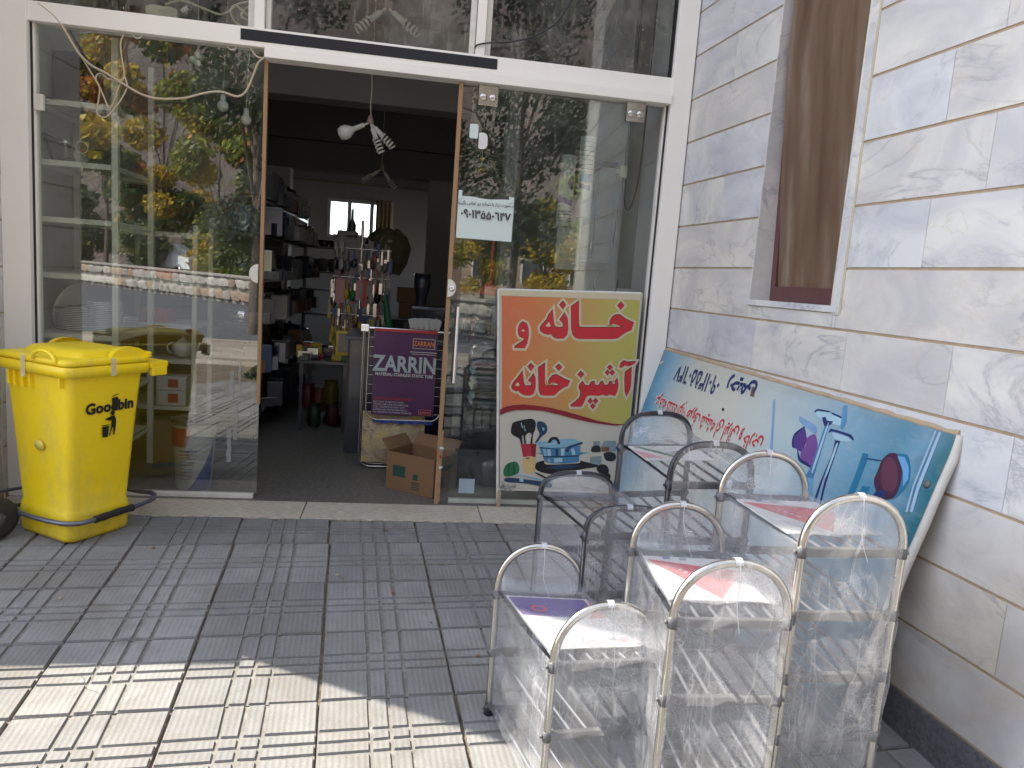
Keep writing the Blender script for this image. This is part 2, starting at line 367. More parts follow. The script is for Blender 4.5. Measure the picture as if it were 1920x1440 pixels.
def fillpoly(loops, off, fmap, z=0., offset=0.):
    """2-D outline(s) filled through a curve; loops in (u, v); returns MB"""
    c = bpy.data.curves.new('p', 'CURVE'); c.dimensions = '2D'; c.fill_mode = 'BOTH'; c.offset = offset
    for L in loops:
        sp = c.splines.new('POLY'); sp.points.add(len(L)-1); sp.use_cyclic_u = True
        for k, (u, v) in enumerate(L): sp.points[k].co = (u, v, 0, 1)
    o = bpy.data.objects.new('p', c); COL.objects.link(o); bpy.context.view_layer.update()
    me = bpy.data.meshes.new_from_object(o.evaluated_get(bpy.context.evaluated_depsgraph_get()))
    mb = MB(); mb.add([fmap(v.co.x, v.co.y, off) for v in me.vertices], [tuple(p.vertices) for p in me.polygons])
    bpy.data.objects.remove(o); bpy.data.curves.remove(c); bpy.data.meshes.remove(me); return mb
def rounded(P, sub=3):
    P = [Vector((a, b, 0)) for a, b in P]; n = len(P); out = []
    for i in range(n):
        p0, p1, p2, p3 = P[i-1], P[i], P[(i+1) % n], P[(i+2) % n]
        for k in range(sub):
            t = k/sub; q_ = .5*((2*p1)+(p2-p0)*t*.8+(2*p0-5*p1+4*p2-p3)*t*t*.0+(p3-p0)*0)
            m = p1*(2*t**3-3*t*t+1)+p2*(-2*t**3+3*t*t)+(p2-p0)*.42*(t**3-2*t*t+t)+(p3-p1)*.42*(t**3-t*t); out.append((m.x, m.y))
    return out
def copy_tree(root, loc=None, rz=None, label=None):
    r = root.copy(); COL.objects.link(r)
    if loc is not None: r.location = loc
    if rz is not None: r.rotation_euler.z = rz
    if label: r['label'] = label
    for ch in list(root.children):
        c = ch.copy(); COL.objects.link(c); c.parent = r
        for g in list(ch.children):
            d = g.copy(); COL.objects.link(d); d.parent = c
    return r
def gz(y): return .04*(y+.25) if y > -9 else .04*(-8.75)
BAN_TEXT=[([[0.3615,1.3066],[0.4068,1.3434],[0.4198,1.1964],[0.4286,1.1794],[0.6372,1.1907],[0.6857,1.1955],[0.7067,1.201],[0.6657,1.212],[0.6437,1.2177],[0.6296,1.2056],[0.6219,1.2093],[0.6219,1.2358],[0.6366,1.2604],[0.6597,1.2748],[0.6842,1.2741],[0.7232,1.2512],[0.7776,1.231],[0.7682,1.1829],[0.7433,1.1724],[0.7145,1.1528],[0.6804,1.124],[0.6562,1.1195],[0.432,1.1059],[0.4075,1.1104],[0.3877,1.1298],[0.3754,1.1672]],None),([[0.6823,1.3563],[0.7046,1.3343],[0.6852,1.3077],[0.6616,1.3308]],None),([[0.2435,1.2766],[0.2595,1.1921],[0.2701,1.1723],[0.3002,1.1695],[0.3236,1.1757],[0.3169,1.1987],[0.2949,1.2177],[0.3222,1.2632],[0.3442,1.2297],[0.3533,1.1658],[0.349,1.1245],[0.3298,1.1027],[0.2882,1.0984],[0.2635,1.1075],[0.2469,1.127],[0.2326,1.1202],[0.2024,1.1243],[0.1774,1.1402],[0.1726,1.1633],[0.1911,1.1907],[0.2102,1.2123],[0.2224,1.2451]],[[0.2259,1.2016],[0.2399,1.1763],[0.2226,1.1693],[0.2056,1.1741]]),([[0.3052,1.3365],[0.3268,1.3142],[0.3094,1.2868],[0.2859,1.3114]],None),([[0.061,1.1911],[0.0854,1.181],[0.0996,1.15],[0.1045,1.1095],[0.098,1.0565],[0.0843,1.0264],[0.0236,1.024],[0.0211,1.0332],[0.0479,1.0535],[0.0758,1.0756],[0.0796,1.0875],[0.0507,1.0945],[0.0394,1.1113],[0.035,1.1459],[0.0419,1.1725]],[[0.0646,1.1449],[0.0771,1.1357],[0.0657,1.1304],[0.0547,1.1355]]),([[0.0819,0.8791],[0.0964,0.8057],[0.1069,0.7867],[0.1454,0.7904],[0.149,0.8055],[0.1262,0.8221],[0.1544,0.8664],[0.1688,0.8363],[0.1734,0.7769],[0.1643,0.7406],[0.1443,0.7277],[0.1084,0.7271],[0.0838,0.7366],[0.0676,0.7537],[0.05,0.7499],[0.0284,0.7607],[0.02,0.7781],[0.031,0.8053],[0.05,0.83]],[[0.0574,0.8097],[0.0708,0.7896],[0.0535,0.7827],[0.041,0.791]]),([[0.1332,0.9321],[0.1551,0.9114],[0.1361,0.8867],[0.114,0.9104]],None),([[0.1821,0.9094],[0.2222,0.9388],[0.2309,0.8097],[0.2413,0.7935],[0.3133,0.799],[0.3279,0.8045],[0.2995,0.8192],[0.2754,0.818],[0.2641,0.8084],[0.2558,0.814],[0.2587,0.838],[0.2777,0.8629],[0.3013,0.8701],[0.3326,0.8568],[0.361,0.8434],[0.3934,0.8331],[0.3816,0.8007],[0.3565,0.7892],[0.3281,0.7667],[0.3004,0.7353],[0.2403,0.7312],[0.2097,0.7369],[0.1988,0.7603]],None),([[0.3125,0.9379],[0.3346,0.9183],[0.3172,0.8959],[0.2932,0.9161]],None),([[0.478,0.8345],[0.4948,0.8113],[0.5196,0.8077],[0.5281,0.816],[0.5326,0.8343],[0.5536,0.8396],[0.562,0.8147],[0.5868,0.8129],[0.594,0.8345],[0.6085,0.8443],[0.6233,0.8178],[0.6479,0.8191],[0.655,0.8424],[0.669,0.8444],[0.6796,0.8237],[0.6966,0.8276],[0.6918,0.8456],[0.7052,0.8674],[0.7152,0.8286],[0.7131,0.786],[0.7008,0.7519],[0.666,0.7594],[0.6421,0.7491],[0.6167,0.7569],[0.5929,0.7467],[0.5619,0.7482],[0.5191,0.7461],[0.5054,0.7272],[0.4961,0.6935],[0.4827,0.6716],[0.4168,0.6685],[0.4135,0.6792],[0.4432,0.7031],[0.4682,0.7315],[0.4717,0.7619],[0.4566,0.7943],[0.4608,0.8155]],None),([[0.4606,0.9007],[0.4826,0.8797],[0.4645,0.8566],[0.4419,0.8776]],None),([[0.6478,0.9505],[0.6665,0.9347],[0.651,0.917],[0.6328,0.9329]],None),([[0.6356,0.9168],[0.6505,0.902],[0.6375,0.8832],[0.6206,0.8991]],None),([[0.6663,0.9185],[0.6831,0.9037],[0.6683,0.8836],[0.6531,0.9009]],None),([[0.5386,0.7276],[0.5549,0.7102],[0.5418,0.692],[0.5243,0.7088]],None),([[0.5729,0.7293],[0.59,0.7119],[0.5762,0.6936],[0.5592,0.7104]],None),([[0.5582,0.6952],[0.5758,0.6778],[0.5615,0.6588],[0.5438,0.6763]],None),([[0.7535,0.9123],[0.7923,0.9416],[0.7994,0.8268],[0.7937,0.79],[0.7772,0.7545],[0.7651,0.7825],[0.7548,0.8549]],None),([[0.7136,0.9403],[0.7202,0.9678],[0.7372,0.9837],[0.7628,0.9761],[0.815,0.9821],[0.81,0.9697],[0.7778,0.9499],[0.7432,0.954],[0.7263,0.9368]],None)]
BAN_SW=[[-0.044,0.6294],[-0.0055,0.6488],[0.0289,0.6579],[0.1035,0.6675],[0.1793,0.665],[0.2817,0.6546],[0.3856,0.634],[0.4907,0.6107],[0.5969,0.5846],[0.703,0.5685],[0.7556,0.5682],[0.8139,0.5754],[0.8132,0.5718],[0.7302,0.5578],[0.6513,0.5612],[0.546,0.572],[0.4408,0.5905],[0.3361,0.6139],[0.2326,0.6331],[0.1412,0.6354],[0.061,0.6302],[0.0069,0.6167],[-0.0413,0.5918]]
BAN_SWTOP=[[-0.044,0.6294],[-0.0055,0.6488],[0.0289,0.6579],[0.1035,0.6675],[0.1793,0.665],[0.2817,0.6546],[0.3856,0.634],[0.4907,0.6107],[0.5969,0.5846],[0.703,0.5685],[0.7556,0.5682],[0.8139,0.5754]]
BAN_KIT2=[('steelp',[[0.2527,0.3826],[0.2732,0.3834],[0.2846,0.3373],[0.2667,0.3367]]),('pale',[[0.2809,0.3826],[0.3041,0.382],[0.3105,0.3357],[0.29,0.335]]),('ink',[[0.3346,0.3857],[0.3552,0.3865],[0.3595,0.3349],[0.3415,0.3342]]),('pale',[[0.3704,0.3896],[0.3958,0.3942],[0.3977,0.3415],[0.3775,0.3366]]),('pale',[[0.4376,0.3896],[0.4579,0.3956],[0.4718,0.3546],[0.4516,0.3486]]),('ink',[[0.2565,0.3363],[0.493,0.3502],[0.4948,0.3424],[0.2598,0.3271]]),('steelp',[[0.2889,0.3168],[0.304,0.3199],[0.3111,0.2969],[0.2985,0.2939]]),('pale',[[0.3295,0.3235],[0.3859,0.3281],[0.3881,0.3022],[0.3344,0.2951]]),('pale',[[0.2503,0.4133],[0.331,0.4294],[0.3419,0.4221],[0.2715,0.4039]]),('ink',[[0.2312,0.3962],[0.3034,0.3907],[0.4056,0.4008],[0.4561,0.4152],[0.4565,0.411],[0.3038,0.3856],[0.2292,0.3894]]),('pale',[[0.0948,0.5499],[0.0999,0.5491],[0.1126,0.5151],[0.1076,0.5139]]),('pale',[[0.1148,0.533],[0.1189,0.5321],[0.1328,0.4956],[0.1278,0.4944]]),('steelp',[[0.2361,0.5254],[0.2516,0.5235],[0.254,0.5057],[0.2431,0.5027]]),('darkg',[[0.0321,0.2716],[0.0444,0.2772],[0.0421,0.205],[0.0341,0.2099]]),('darkg',[[0.0642,0.2831],[0.0742,0.286],[0.0823,0.2114],[0.0748,0.2086]]),('ink',[[0.1452,0.3209],[0.1705,0.3239],[0.1703,0.3126],[0.1608,0.3174],[0.1536,0.312]]),('redd',[[0.1687,0.4127],[0.2068,0.4142],[0.2084,0.3294],[0.1905,0.3288]]),('pale',[[0.1147,0.1866],[0.1404,0.1848],[0.1423,0.1589],[0.1165,0.1633]]),('ink',[[0.3639,0.2832],[0.4678,0.2815],[0.52,0.2807],[0.4692,0.2659],[0.3665,0.252],[0.2832,0.2596]])]
BAN_KIT=[('black',[[0.0372,0.5119],[0.0448,0.5451],[0.0863,0.5621],[0.1458,0.5764],[0.1763,0.5747],[0.1946,0.5491],[0.1921,0.5032],[0.1814,0.4772],[0.1812,0.4158],[0.1685,0.4153],[0.1717,0.4717],[0.1578,0.4864],[0.1409,0.4755],[0.132,0.4599],[0.1406,0.4142],[0.1289,0.4137],[0.1204,0.4594],[0.1114,0.4641],[0.1178,0.4133],[0.1067,0.4129],[0.0953,0.4431],[0.0533,0.4643],[0.0379,0.4815]]),('ink',[[0.2029,0.5596],[0.2228,0.5641],[0.2489,0.5566],[0.2688,0.5319],[0.2713,0.5014],[0.2602,0.4804],[0.2385,0.4642],[0.2112,0.4221],[0.1985,0.4226],[0.216,0.4581],[0.2235,0.4789],[0.2094,0.509],[0.2008,0.5341]]),('red',[[0.1054,0.4103],[0.2068,0.4142],[0.2084,0.3294],[0.127,0.3265]]),('cream',[[0.1328,0.3164],[0.1547,0.33],[0.1801,0.331],[0.2064,0.3216],[0.2097,0.2675],[0.2063,0.2259],[0.1786,0.2198],[0.1503,0.2214],[0.1305,0.2802]]),('green',[[0.007,0.2348],[0.022,0.2713],[0.0611,0.2907],[0.0917,0.2892],[0.1096,0.2537],[0.1069,0.2226],[0.0779,0.201],[0.038,0.1919],[0.0121,0.1988]]),('black',[[0.2128,0.2727],[0.224,0.2938],[0.2692,0.3058],[0.2867,0.2805],[0.4926,0.2955],[0.5066,0.3142],[0.5438,0.3077],[0.6239,0.2922],[0.6201,0.2763],[0.5221,0.2573],[0.4209,0.2225],[0.3488,0.216],[0.2654,0.2252],[0.2174,0.247]]),('steel',[[0.2087,0.422],[0.2282,0.433],[0.2742,0.4338],[0.3752,0.4543],[0.4525,0.4574],[0.506,0.4388],[0.5022,0.4232],[0.4058,0.3987],[0.3035,0.3886],[0.2313,0.3946]]),('steelb',[[0.2313,0.3946],[0.3035,0.3886],[0.4058,0.3987],[0.4358,0.4102],[0.4979,0.4126],[0.5042,0.3714],[0.559,0.3708],[0.4982,0.3503],[0.4967,0.3086],[0.4149,0.2927],[0.3012,0.2914],[0.2688,0.3109],[0.2561,0.3415],[0.214,0.3554],[0.2446,0.3565]]),('black',[[0.2826,0.4249],[0.2931,0.4536],[0.3127,0.4646],[0.3437,0.4623],[0.365,0.423],[0.3498,0.4198],[0.3349,0.445],[0.3118,0.444],[0.3005,0.4256]]),('ink',[[0.4028,0.3728],[0.4156,0.4043],[0.4556,0.4213],[0.506,0.4388],[0.5097,0.426],[0.4367,0.3999],[0.4239,0.3684]]),('jar',[[0.5834,0.4471],[0.6303,0.4489],[0.6249,0.4227],[0.6397,0.3764],[0.577,0.3741],[0.5836,0.4159]]),('black',[[0.5757,0.4052],[0.6014,0.4218],[0.6311,0.4126],[0.6358,0.3789],[0.5783,0.3767]]),('jar',[[0.6562,0.4526],[0.7348,0.4557],[0.7442,0.3856],[0.6418,0.3817],[0.6389,0.4129]]),('brown',[[0.6418,0.4104],[0.6913,0.4149],[0.6969,0.3838],[0.6445,0.3818]]),('jar',[[0.572,0.3426],[0.6447,0.3505],[0.6522,0.2984],[0.6241,0.2896],[0.5732,0.3009]]),('black',[[0.659,0.3667],[0.6946,0.38],[0.7379,0.3696],[0.744,0.3331],[0.7164,0.3175],[0.6787,0.3256]]),('black',[[0.6205,0.2711],[0.6447,0.294],[0.6819,0.2916],[0.7046,0.2634],[0.6976,0.2369],[0.6392,0.2402]]),('black',[[0.6349,0.2295],[0.6703,0.2465],[0.714,0.2321],[0.7196,0.2006],[0.6981,0.1761],[0.6599,0.1882]]),('ink',[[0.0142,0.1705],[0.0434,0.1869],[0.1976,0.1736],[0.3226,0.1567],[0.32,0.1252],[0.1687,0.1493],[0.0406,0.1558]]),('steel',[[0.1078,0.2097],[0.3216,0.1697],[0.3226,0.1567],[0.1239,0.1999]]),('black',[[0.2088,0.226],[0.2349,0.2216],[0.299,0.1925],[0.2891,0.187],[0.2466,0.2038]])]
BRD_ART=[('purple',[[0.6653,0.2178],[0.6567,0.2002],[0.6588,0.1679],[0.675,0.1332],[0.6919,0.1639],[0.6965,0.1744],[0.697,0.209],[0.6926,0.2268]]),('purple2',[[0.6926,0.2268],[0.699,0.1992],[0.6957,0.1662],[0.7115,0.145],[0.7266,0.1711],[0.7326,0.1975],[0.736,0.268],[0.7223,0.2636],[0.7143,0.2576],[0.6997,0.2511]]),('navy',[[0.6567,0.2002],[0.6559,0.1694],[0.6744,0.1313],[0.6775,0.1363],[0.662,0.1729],[0.6636,0.201],[0.6707,0.2193],[0.6814,0.2221],[0.6997,0.2511],[0.7165,0.2542],[0.7363,0.2636],[0.7234,0.2672],[0.7002,0.2639],[0.6903,0.2523],[0.6786,0.2215],[0.6655,0.2244]]),('navy',[[0.6869,0.0644],[0.6924,0.0512],[0.7241,0.0454],[0.7266,0.0493],[0.6944,0.058],[0.6907,0.067]]),('navy',[[0.7334,0.0475],[0.7603,0.0516],[0.7726,0.0641],[0.7728,0.0721],[0.7593,0.0582],[0.735,0.053]]),('pale',[[0.6907,0.067],[0.723,0.0522],[0.7355,0.0549],[0.7623,0.0588],[0.7721,0.0725],[0.7633,0.083],[0.7442,0.0862],[0.714,0.0839]]),('navy',[[0.7137,0.0777],[0.7225,0.0714],[0.7264,0.0801],[0.7339,0.0807],[0.7447,0.0776],[0.7386,0.0973],[0.7293,0.1061]]),('steelb',[[0.7282,0.1045],[0.7386,0.0973],[0.7515,0.3008],[0.7287,0.3071],[0.735,0.2644],[0.7324,0.2019]]),('pale',[[0.7332,0.1042],[0.737,0.1022],[0.7448,0.2668],[0.7397,0.27]]),('sky2',[[0.7287,0.3071],[0.7515,0.3008],[0.7708,0.3894],[0.7595,0.3977]]),('navy',[[0.744,0.1113],[0.7493,0.1044],[0.7957,0.101],[0.8077,0.1107],[0.8086,0.119],[0.7929,0.1106],[0.7543,0.1123],[0.7455,0.1222]]),('pale',[[0.7528,0.1172],[0.791,0.1136],[0.8066,0.1213],[0.793,0.1307],[0.7693,0.1354]]),('navy',[[0.7666,0.141],[0.781,0.1373],[0.7803,0.1499],[0.7866,0.2945],[0.7958,0.3838],[0.7922,0.3864],[0.7825,0.3056],[0.7703,0.1596]]),('navy',[[0.7734,0.1909],[0.7706,0.1553],[0.7742,0.1533],[0.7755,0.281],[0.7812,0.3945],[0.7758,0.3943],[0.7721,0.3]]),('pale',[[0.7733,0.1579],[0.7784,0.153],[0.7814,0.2606],[0.778,0.2794]]),('teal',[[0.8409,0.1476],[0.8537,0.1441],[0.856,0.1621],[0.8587,0.2857],[0.8447,0.3015],[0.8438,0.2207]]),('navy',[[0.856,0.1575],[0.8861,0.1478],[0.8866,0.1513],[0.8571,0.1615]]),('navyblur',[[0.8885,0.0936],[0.8968,0.0814],[0.9153,0.0749],[0.9205,0.061],[0.9196,0.0834],[0.9328,0.1013],[0.9371,0.1097],[0.9253,0.1058],[0.9063,0.1096],[0.8979,0.1033]]),('teal',[[0.91,0.1111],[0.9313,0.104],[0.9458,0.1405],[0.9533,0.1828],[0.9462,0.2315],[0.9344,0.2547],[0.9369,0.2122],[0.934,0.1663],[0.9251,0.1353]]),('wine',[[0.91,0.1111],[0.8948,0.1181],[0.8861,0.1478],[0.8865,0.1856],[0.8862,0.2164],[0.8932,0.2385],[0.9087,0.2619],[0.9253,0.2632],[0.9384,0.2444],[0.9406,0.2096],[0.9358,0.1689],[0.9259,0.1384]]),('wine2',[[0.9045,0.1292],[0.8937,0.1319],[0.8906,0.1603],[0.8993,0.2077],[0.9136,0.2358],[0.9307,0.2313],[0.9335,0.2034],[0.9266,0.1674],[0.9155,0.1412]]),('sky2',[[0.9126,0.1169],[0.9269,0.1121],[0.9423,0.1391],[0.95,0.1741],[0.9463,0.202],[0.9344,0.155]]),('teal',[[0.8674,0.2522],[0.885,0.2441],[0.8847,0.2752],[0.8681,0.283]]),('navy',[[0.8994,0.2533],[0.9155,0.2344],[0.9199,0.269],[0.8988,0.269]]),('blur',[[0.6507,0.1008],[0.666,0.1024],[0.7081,0.1167],[0.7129,0.1443],[0.6988,0.1386],[0.6738,0.1294],[0.6579,0.1195]]),('streak',[[0.7535,0.0116],[0.7634,0.0072],[0.7767,0.0661],[0.7739,0.0961],[0.7682,0.0907]]),('line',[[0.5532,0.0706],[0.5598,0.0678],[0.6117,0.2659],[0.6048,0.2698]]),('stripe',[[0.9684,-0.0037],[0.973,-0.0009],[0.9764,0.192],[0.9819,0.2638],[0.9767,0.2678],[0.9699,0.1823]]),('stripe',[[0.9607,-0.0032],[0.9639,-0.0021],[0.9661,0.192],[0.9732,0.2705],[0.9696,0.2732],[0.9628,0.1871]]),('black',[[0.3348,0.3964],[0.3752,0.3947],[0.4246,0.4068],[0.42,0.4107],[0.3792,0.406]]),('black',[[0.3832,0.1838],[0.3912,0.1781],[0.3968,0.191],[0.3889,0.1945]]),('black',[[0.4194,0.3746],[0.4329,0.3758],[0.4334,0.3864],[0.4209,0.3847]]),('black',[[0.4437,0.3482],[0.4489,0.341],[0.4515,0.3654],[0.4482,0.3672]]),('tape',[[0.4668,0.0469],[0.4783,0.0447],[0.4866,0.0868],[0.4716,0.0888]])]
CAB1=[[-1.993,-0.05,2.723],[-1.931,-0.05,2.682],[-1.886,-0.05,2.638],[-1.844,-0.05,2.572],[-1.807,-0.05,2.511],[-1.781,-0.05,2.478],[-1.727,-0.05,2.434],[-1.651,-0.05,2.401],[-1.555,-0.05,2.35],[-1.464,-0.05,2.309],[-1.375,-0.05,2.298],[-1.248,-0.05,2.315],[-1.136,-0.05,2.355],[-1.05,-0.05,2.37],[-0.964,-0.05,2.354],[-0.916,-0.05,2.391],[-0.88,-0.05,2.481],[-0.856,-0.05,2.547],[-0.822,-0.05,2.579]]
CAB2=[[-1.811,-0.04,2.513],[-1.785,-0.04,2.48],[-1.731,-0.04,2.394],[-1.693,-0.04,2.331],[-1.666,-0.04,2.269],[-1.642,-0.04,2.221],[-1.617,-0.04,2.26],[-1.595,-0.04,2.334],[-1.567,-0.04,2.393],[-1.556,-0.04,2.38],[-1.551,-0.04,2.338],[-1.587,-0.04,2.264],[-1.642,-0.04,2.187],[-1.678,-0.04,2.169],[-1.708,-0.04,2.194],[-1.699,-0.04,2.246],[-1.691,-0.04,2.323],[-1.71,-0.04,2.363],[-1.704,-0.04,2.392],[-1.677,-0.04,2.4],[-1.647,-0.04,2.376],[-1.584,-0.04,2.377],[-1.564,-0.04,2.407],[-1.578,-0.04,2.504],[-1.583,-0.04,2.573],[-1.567,-0.04,2.614]]
CAB3=[[0.355,-0.05,2.767],[0.373,-0.05,2.787],[0.447,-0.05,2.807],[0.572,-0.05,2.828],[0.696,-0.05,2.872],[0.818,-0.05,2.955],[0.892,-0.05,3.069],[0.916,-0.05,3.131]]
CAB4=[[-1.383,0.06,2.827],[-1.326,0.06,2.854],[-1.27,0.06,2.858],[-1.184,0.06,2.834],[-1.091,0.06,2.812],[-1.04,0.06,2.838],[-0.997,0.06,2.877],[-0.925,0.06,2.901],[-0.895,0.06,2.884],[-0.923,0.06,2.823],[-0.967,0.06,2.847],[-1.012,0.06,2.87],[-1.034,0.06,2.833],[-1.01,0.06,2.784],[-0.957,0.06,2.756],[-0.934,0.06,2.793],[-0.976,0.06,2.817],[-0.947,0.06,2.864],[-0.913,0.06,2.888]]
CAB5=[[-0.9,-0.04,2.624],[-0.87,-0.04,2.585],[-0.826,-0.04,2.576]]# ================================================================ SETTING
WA = R(4.2267); ct, st_ = math.cos(WA), math.sin(WA)
# ---- ground sheet, road, paving
mb = MB()
def gfn(u, v):
    x = -9+18*u; y = -9.0+8.6*v
    return (x, y, gz(y)-.0155)
mb.grid(gfn, 2, 2)
pav = ob('pavement', mb, M['dirt'], kind='structure')
q = NB('bare_soil'); gm = q.N('ShaderNodeNewGeometry'); wp = gm.outputs['Position']
mp = q.N('ShaderNodeMapping'); mp.inputs['Scale'].default_value = (.35, 2.2, 1); q.l.new(wp, mp.inputs[0])
q.base(q.ramp(q.noise(mp.outputs[0], 1.5, 6, .65), [(.3, (.12, .10, .085)), (.5, (.30, .25, .20)), (.7, (.42, .38, .33))])); q.b.inputs['Roughness'].default_value = .95
q.bump(q.noise(wp, 8, 5, .7), .6, .05); M['soil'] = q.m
q = NB('asphalt'); gm = q.N('ShaderNodeNewGeometry'); wp = gm.outputs['Position']
q.base(q.mix(q.noise(wp, .6, 5, .6), (.075, .078, .09), (.115, .118, .13))); q.b.inputs['Roughness'].default_value = .8; q.bump(q.noise(wp, 60, 4, .7), .4, .01); M['asphalt'] = q.m
ZG = gz(-9)
ob('ground', MB().grid(lambda u, v: (-400+800*u, -520+511*v, -.41 if v > .5 else -.41), 8, 8), M['soil'], kind='structure')
ob('bare_verge', MB().box(-60, 60, -12.5, -5.72, -.6, ZG+.012).box(-60, 60, -5.72, -5.70, -.6, gz(-5.7)-.02), M['soil'], kind='structure')
ob('road', MB().box(-90, 90, -40, -12.5, -.6, ZG-.04), M['asphalt'], kind='structure')
# paving tile: four raised bands each way, as cast
TU, TV = .486, .466
def tile_mesh(seed):
    rnd = random.Random(seed); b = MB(); g = .0046; w, h = TU-2*g, TV-2.6*g
    b.box(-w/2, w/2, -h/2, h/2, -.03, -.0078, 1)
    def bands(tot, ws, gap):
        k = tot/(sum(ws)+gap*(len(ws)-1)); out = []; p = -tot/2
        for x in ws: out.append((p, p+x*k)); p += (x+gap)*k
        return out
    for (x0, x1) in bands(w-.004, (.355, .118, .118, .355), .027):
        for (y0, y1) in bands(h-.004, (.335, .088, .088, .335), .031):
            i = .0022; j = lambda: rnd.uniform(-.0016, .0016); zt = -.0003+rnd.uniform(-.0006, .0006)
            o = [(x0+j(), y0+j()), (x1+j(), y0+j()), (x1+j(), y1+j()), (x0+j(), y1+j())]
            t = [(o[0][0]+i, o[0][1]+i), (o[1][0]-i, o[1][1]+i), (o[2][0]-i, o[2][1]-i), (o[3][0]+i, o[3][1]-i)]
            vs = [(x, y, -.0077) for x, y in o]+[(x, y, zt) for x, y in t]
            b.add(vs, [(4, 5, 6, 7), (0, 1, 5, 4), (1, 2, 6, 5), (2, 3, 7, 6), (3, 0, 4, 7)])
    return b.mesh('tile', [M['paving'], M['groove']])
TM = [tile_mesh(k) for k in range(6)]
g0 = Vector((-.331, -.36)); gu = Vector((math.cos(R(3.94)), math.sin(R(3.94)))); gv = Vector((gu.y, -gu.x))
slope = math.atan(.04)
for i in range(-9, 6):
    for j in range(-1, 13):
        c = g0+gu*TU*(i+.5)+gv*(.345+TV*(j-.5))
        xr = 1.70+.0737*(-c.y)
        if c.x-TU/2 > xr-.02 or c.y < -5.75 or c.y > -.42+.0: 
            if j != 0: continue
        if c.x-TU/2 > xr-.02: continue
        if j == -1: continue
        if c.x+TU/2 < -2.4 and c.y > -.8: continue
        if j == 0:
            # first course is cut along the threshold: scaled tile between the threshold edge and row 1
            y1 = -.365; y0 = c.y-TV/2
            sc = (y1-y0)/TV; cy = (y1+y0)/2
            if sc < .1: continue
            o = ob('tile', TM[(i*5+1) % 6], None or [], pav); o.scale = (1, sc, 1)
        else:
            cy = c.y; o = ob('tile', TM[(i*7+j*3) % 6], [], pav)
        o.location = (c.x+random.uniform(-.0022, .0022), cy+random.uniform(-.002, .002), gz(cy)+random.uniform(-.0022, .0018))
        o.rotation_euler = (slope+random.uniform(-.0045, .0045), random.uniform(-.0045, .0045), R(3.94)+random.uniform(-.007, .007))
rnd = random.Random(77); gr_ = MB()
for k in range(900):
    i = rnd.randrange(-5, 5); j = rnd.randrange(0, 10)
    if rnd.random() < .55: c = g0+gu*(TU*i+rnd.gauss(0, .004))+gv*(.345+TV*(j-1+rnd.random()))
    elif rnd.random() < .6: c = g0+gu*(TU*(i+rnd.random()))+gv*(.345+TV*(j-1)+rnd.gauss(0, .004))
    else: c = g0+gu*(TU*(i+rnd.random()))+gv*(.345+TV*(j-1+rnd.random()))
    if c.y > -.38 or c.x > 1.6: continue
    r = rnd.uniform(.0012, .0042); z = gz(c.y)-(.004 if k % 2 else 0)
    a = rnd.uniform(0, 6); gr_.add([(c.x+r*math.cos(a+t), c.y+r*math.sin(a+t), z) for t in (0, 2.1, 4.2)]+[(c.x, c.y, z+r*1.1)], [(0, 1, 3), (1, 2, 3), (2, 0, 3)])
go = ob('grit', gr_, S('grit_and_crumbs', (.20, .14, .09), .95, var=.8, scale=40), kind='stuff'); go['label'] = 'brown grit and crumbs caught in the joints of the paving'; go['category'] = 'grit'
# hairline cracks across a few tiles
ck = MB()
for (x, y, a, L) in ((-1.25, -1.15, .4, .30), (-.95, -2.05, 2.4, .22), (.16, -.62, .2, .16), (.62, -1.35, 1.9, .20), (-1.5, -1.9, 1.1, .25)):
    P = [(x, y)]
    for k in range(9): a += rnd.uniform(-.5, .5); P.append((P[-1][0]+L/9*math.cos(a), P[-1][1]+L/9*math.sin(a)))
    for p_, q_ in zip(P[:-1], P[1:]):
        d = Vector((q_[0]-p_[0], q_[1]-p_[1])).normalized()*.0009; ck.add([(p_[0]-d.y, p_[1]+d.x, gz(p_[1])+.0016), (p_[0]+d.y, p_[1]-d.x, gz(p_[1])+.0016), (q_[0]+d.y, q_[1]-d.x, gz(q_[1])+.0016), (q_[0]-d.y, q_[1]+d.x, gz(q_[1])+.0016)], [(0, 1, 2, 3)])
co = ob('crack', ck, M['dirt'], pav); co['kind'] = 'stuff'
# ---- threshold slabs
thr = ob('threshold', MB().box(-2.19, 1.70, -.362, -.06, -.12, -.012), M['dirt'], kind='structure')
xs = [-2.18, -1.56, -.505, .555, 1.68]
for a, b_ in zip(xs[:-1], xs[1:]):
    mbx = MB().bbox(a+.003, b_-.003, -.36, -.055, -.05, -.002 if a < 0 else -.001, .003)
    ob('slab', mbx, M['threshold'], thr)
flo = ob('shop_floor', MB().box(-2.2, 1.72, -.055, 8.2, -.14, -.002), M['floorin'], kind='structure')

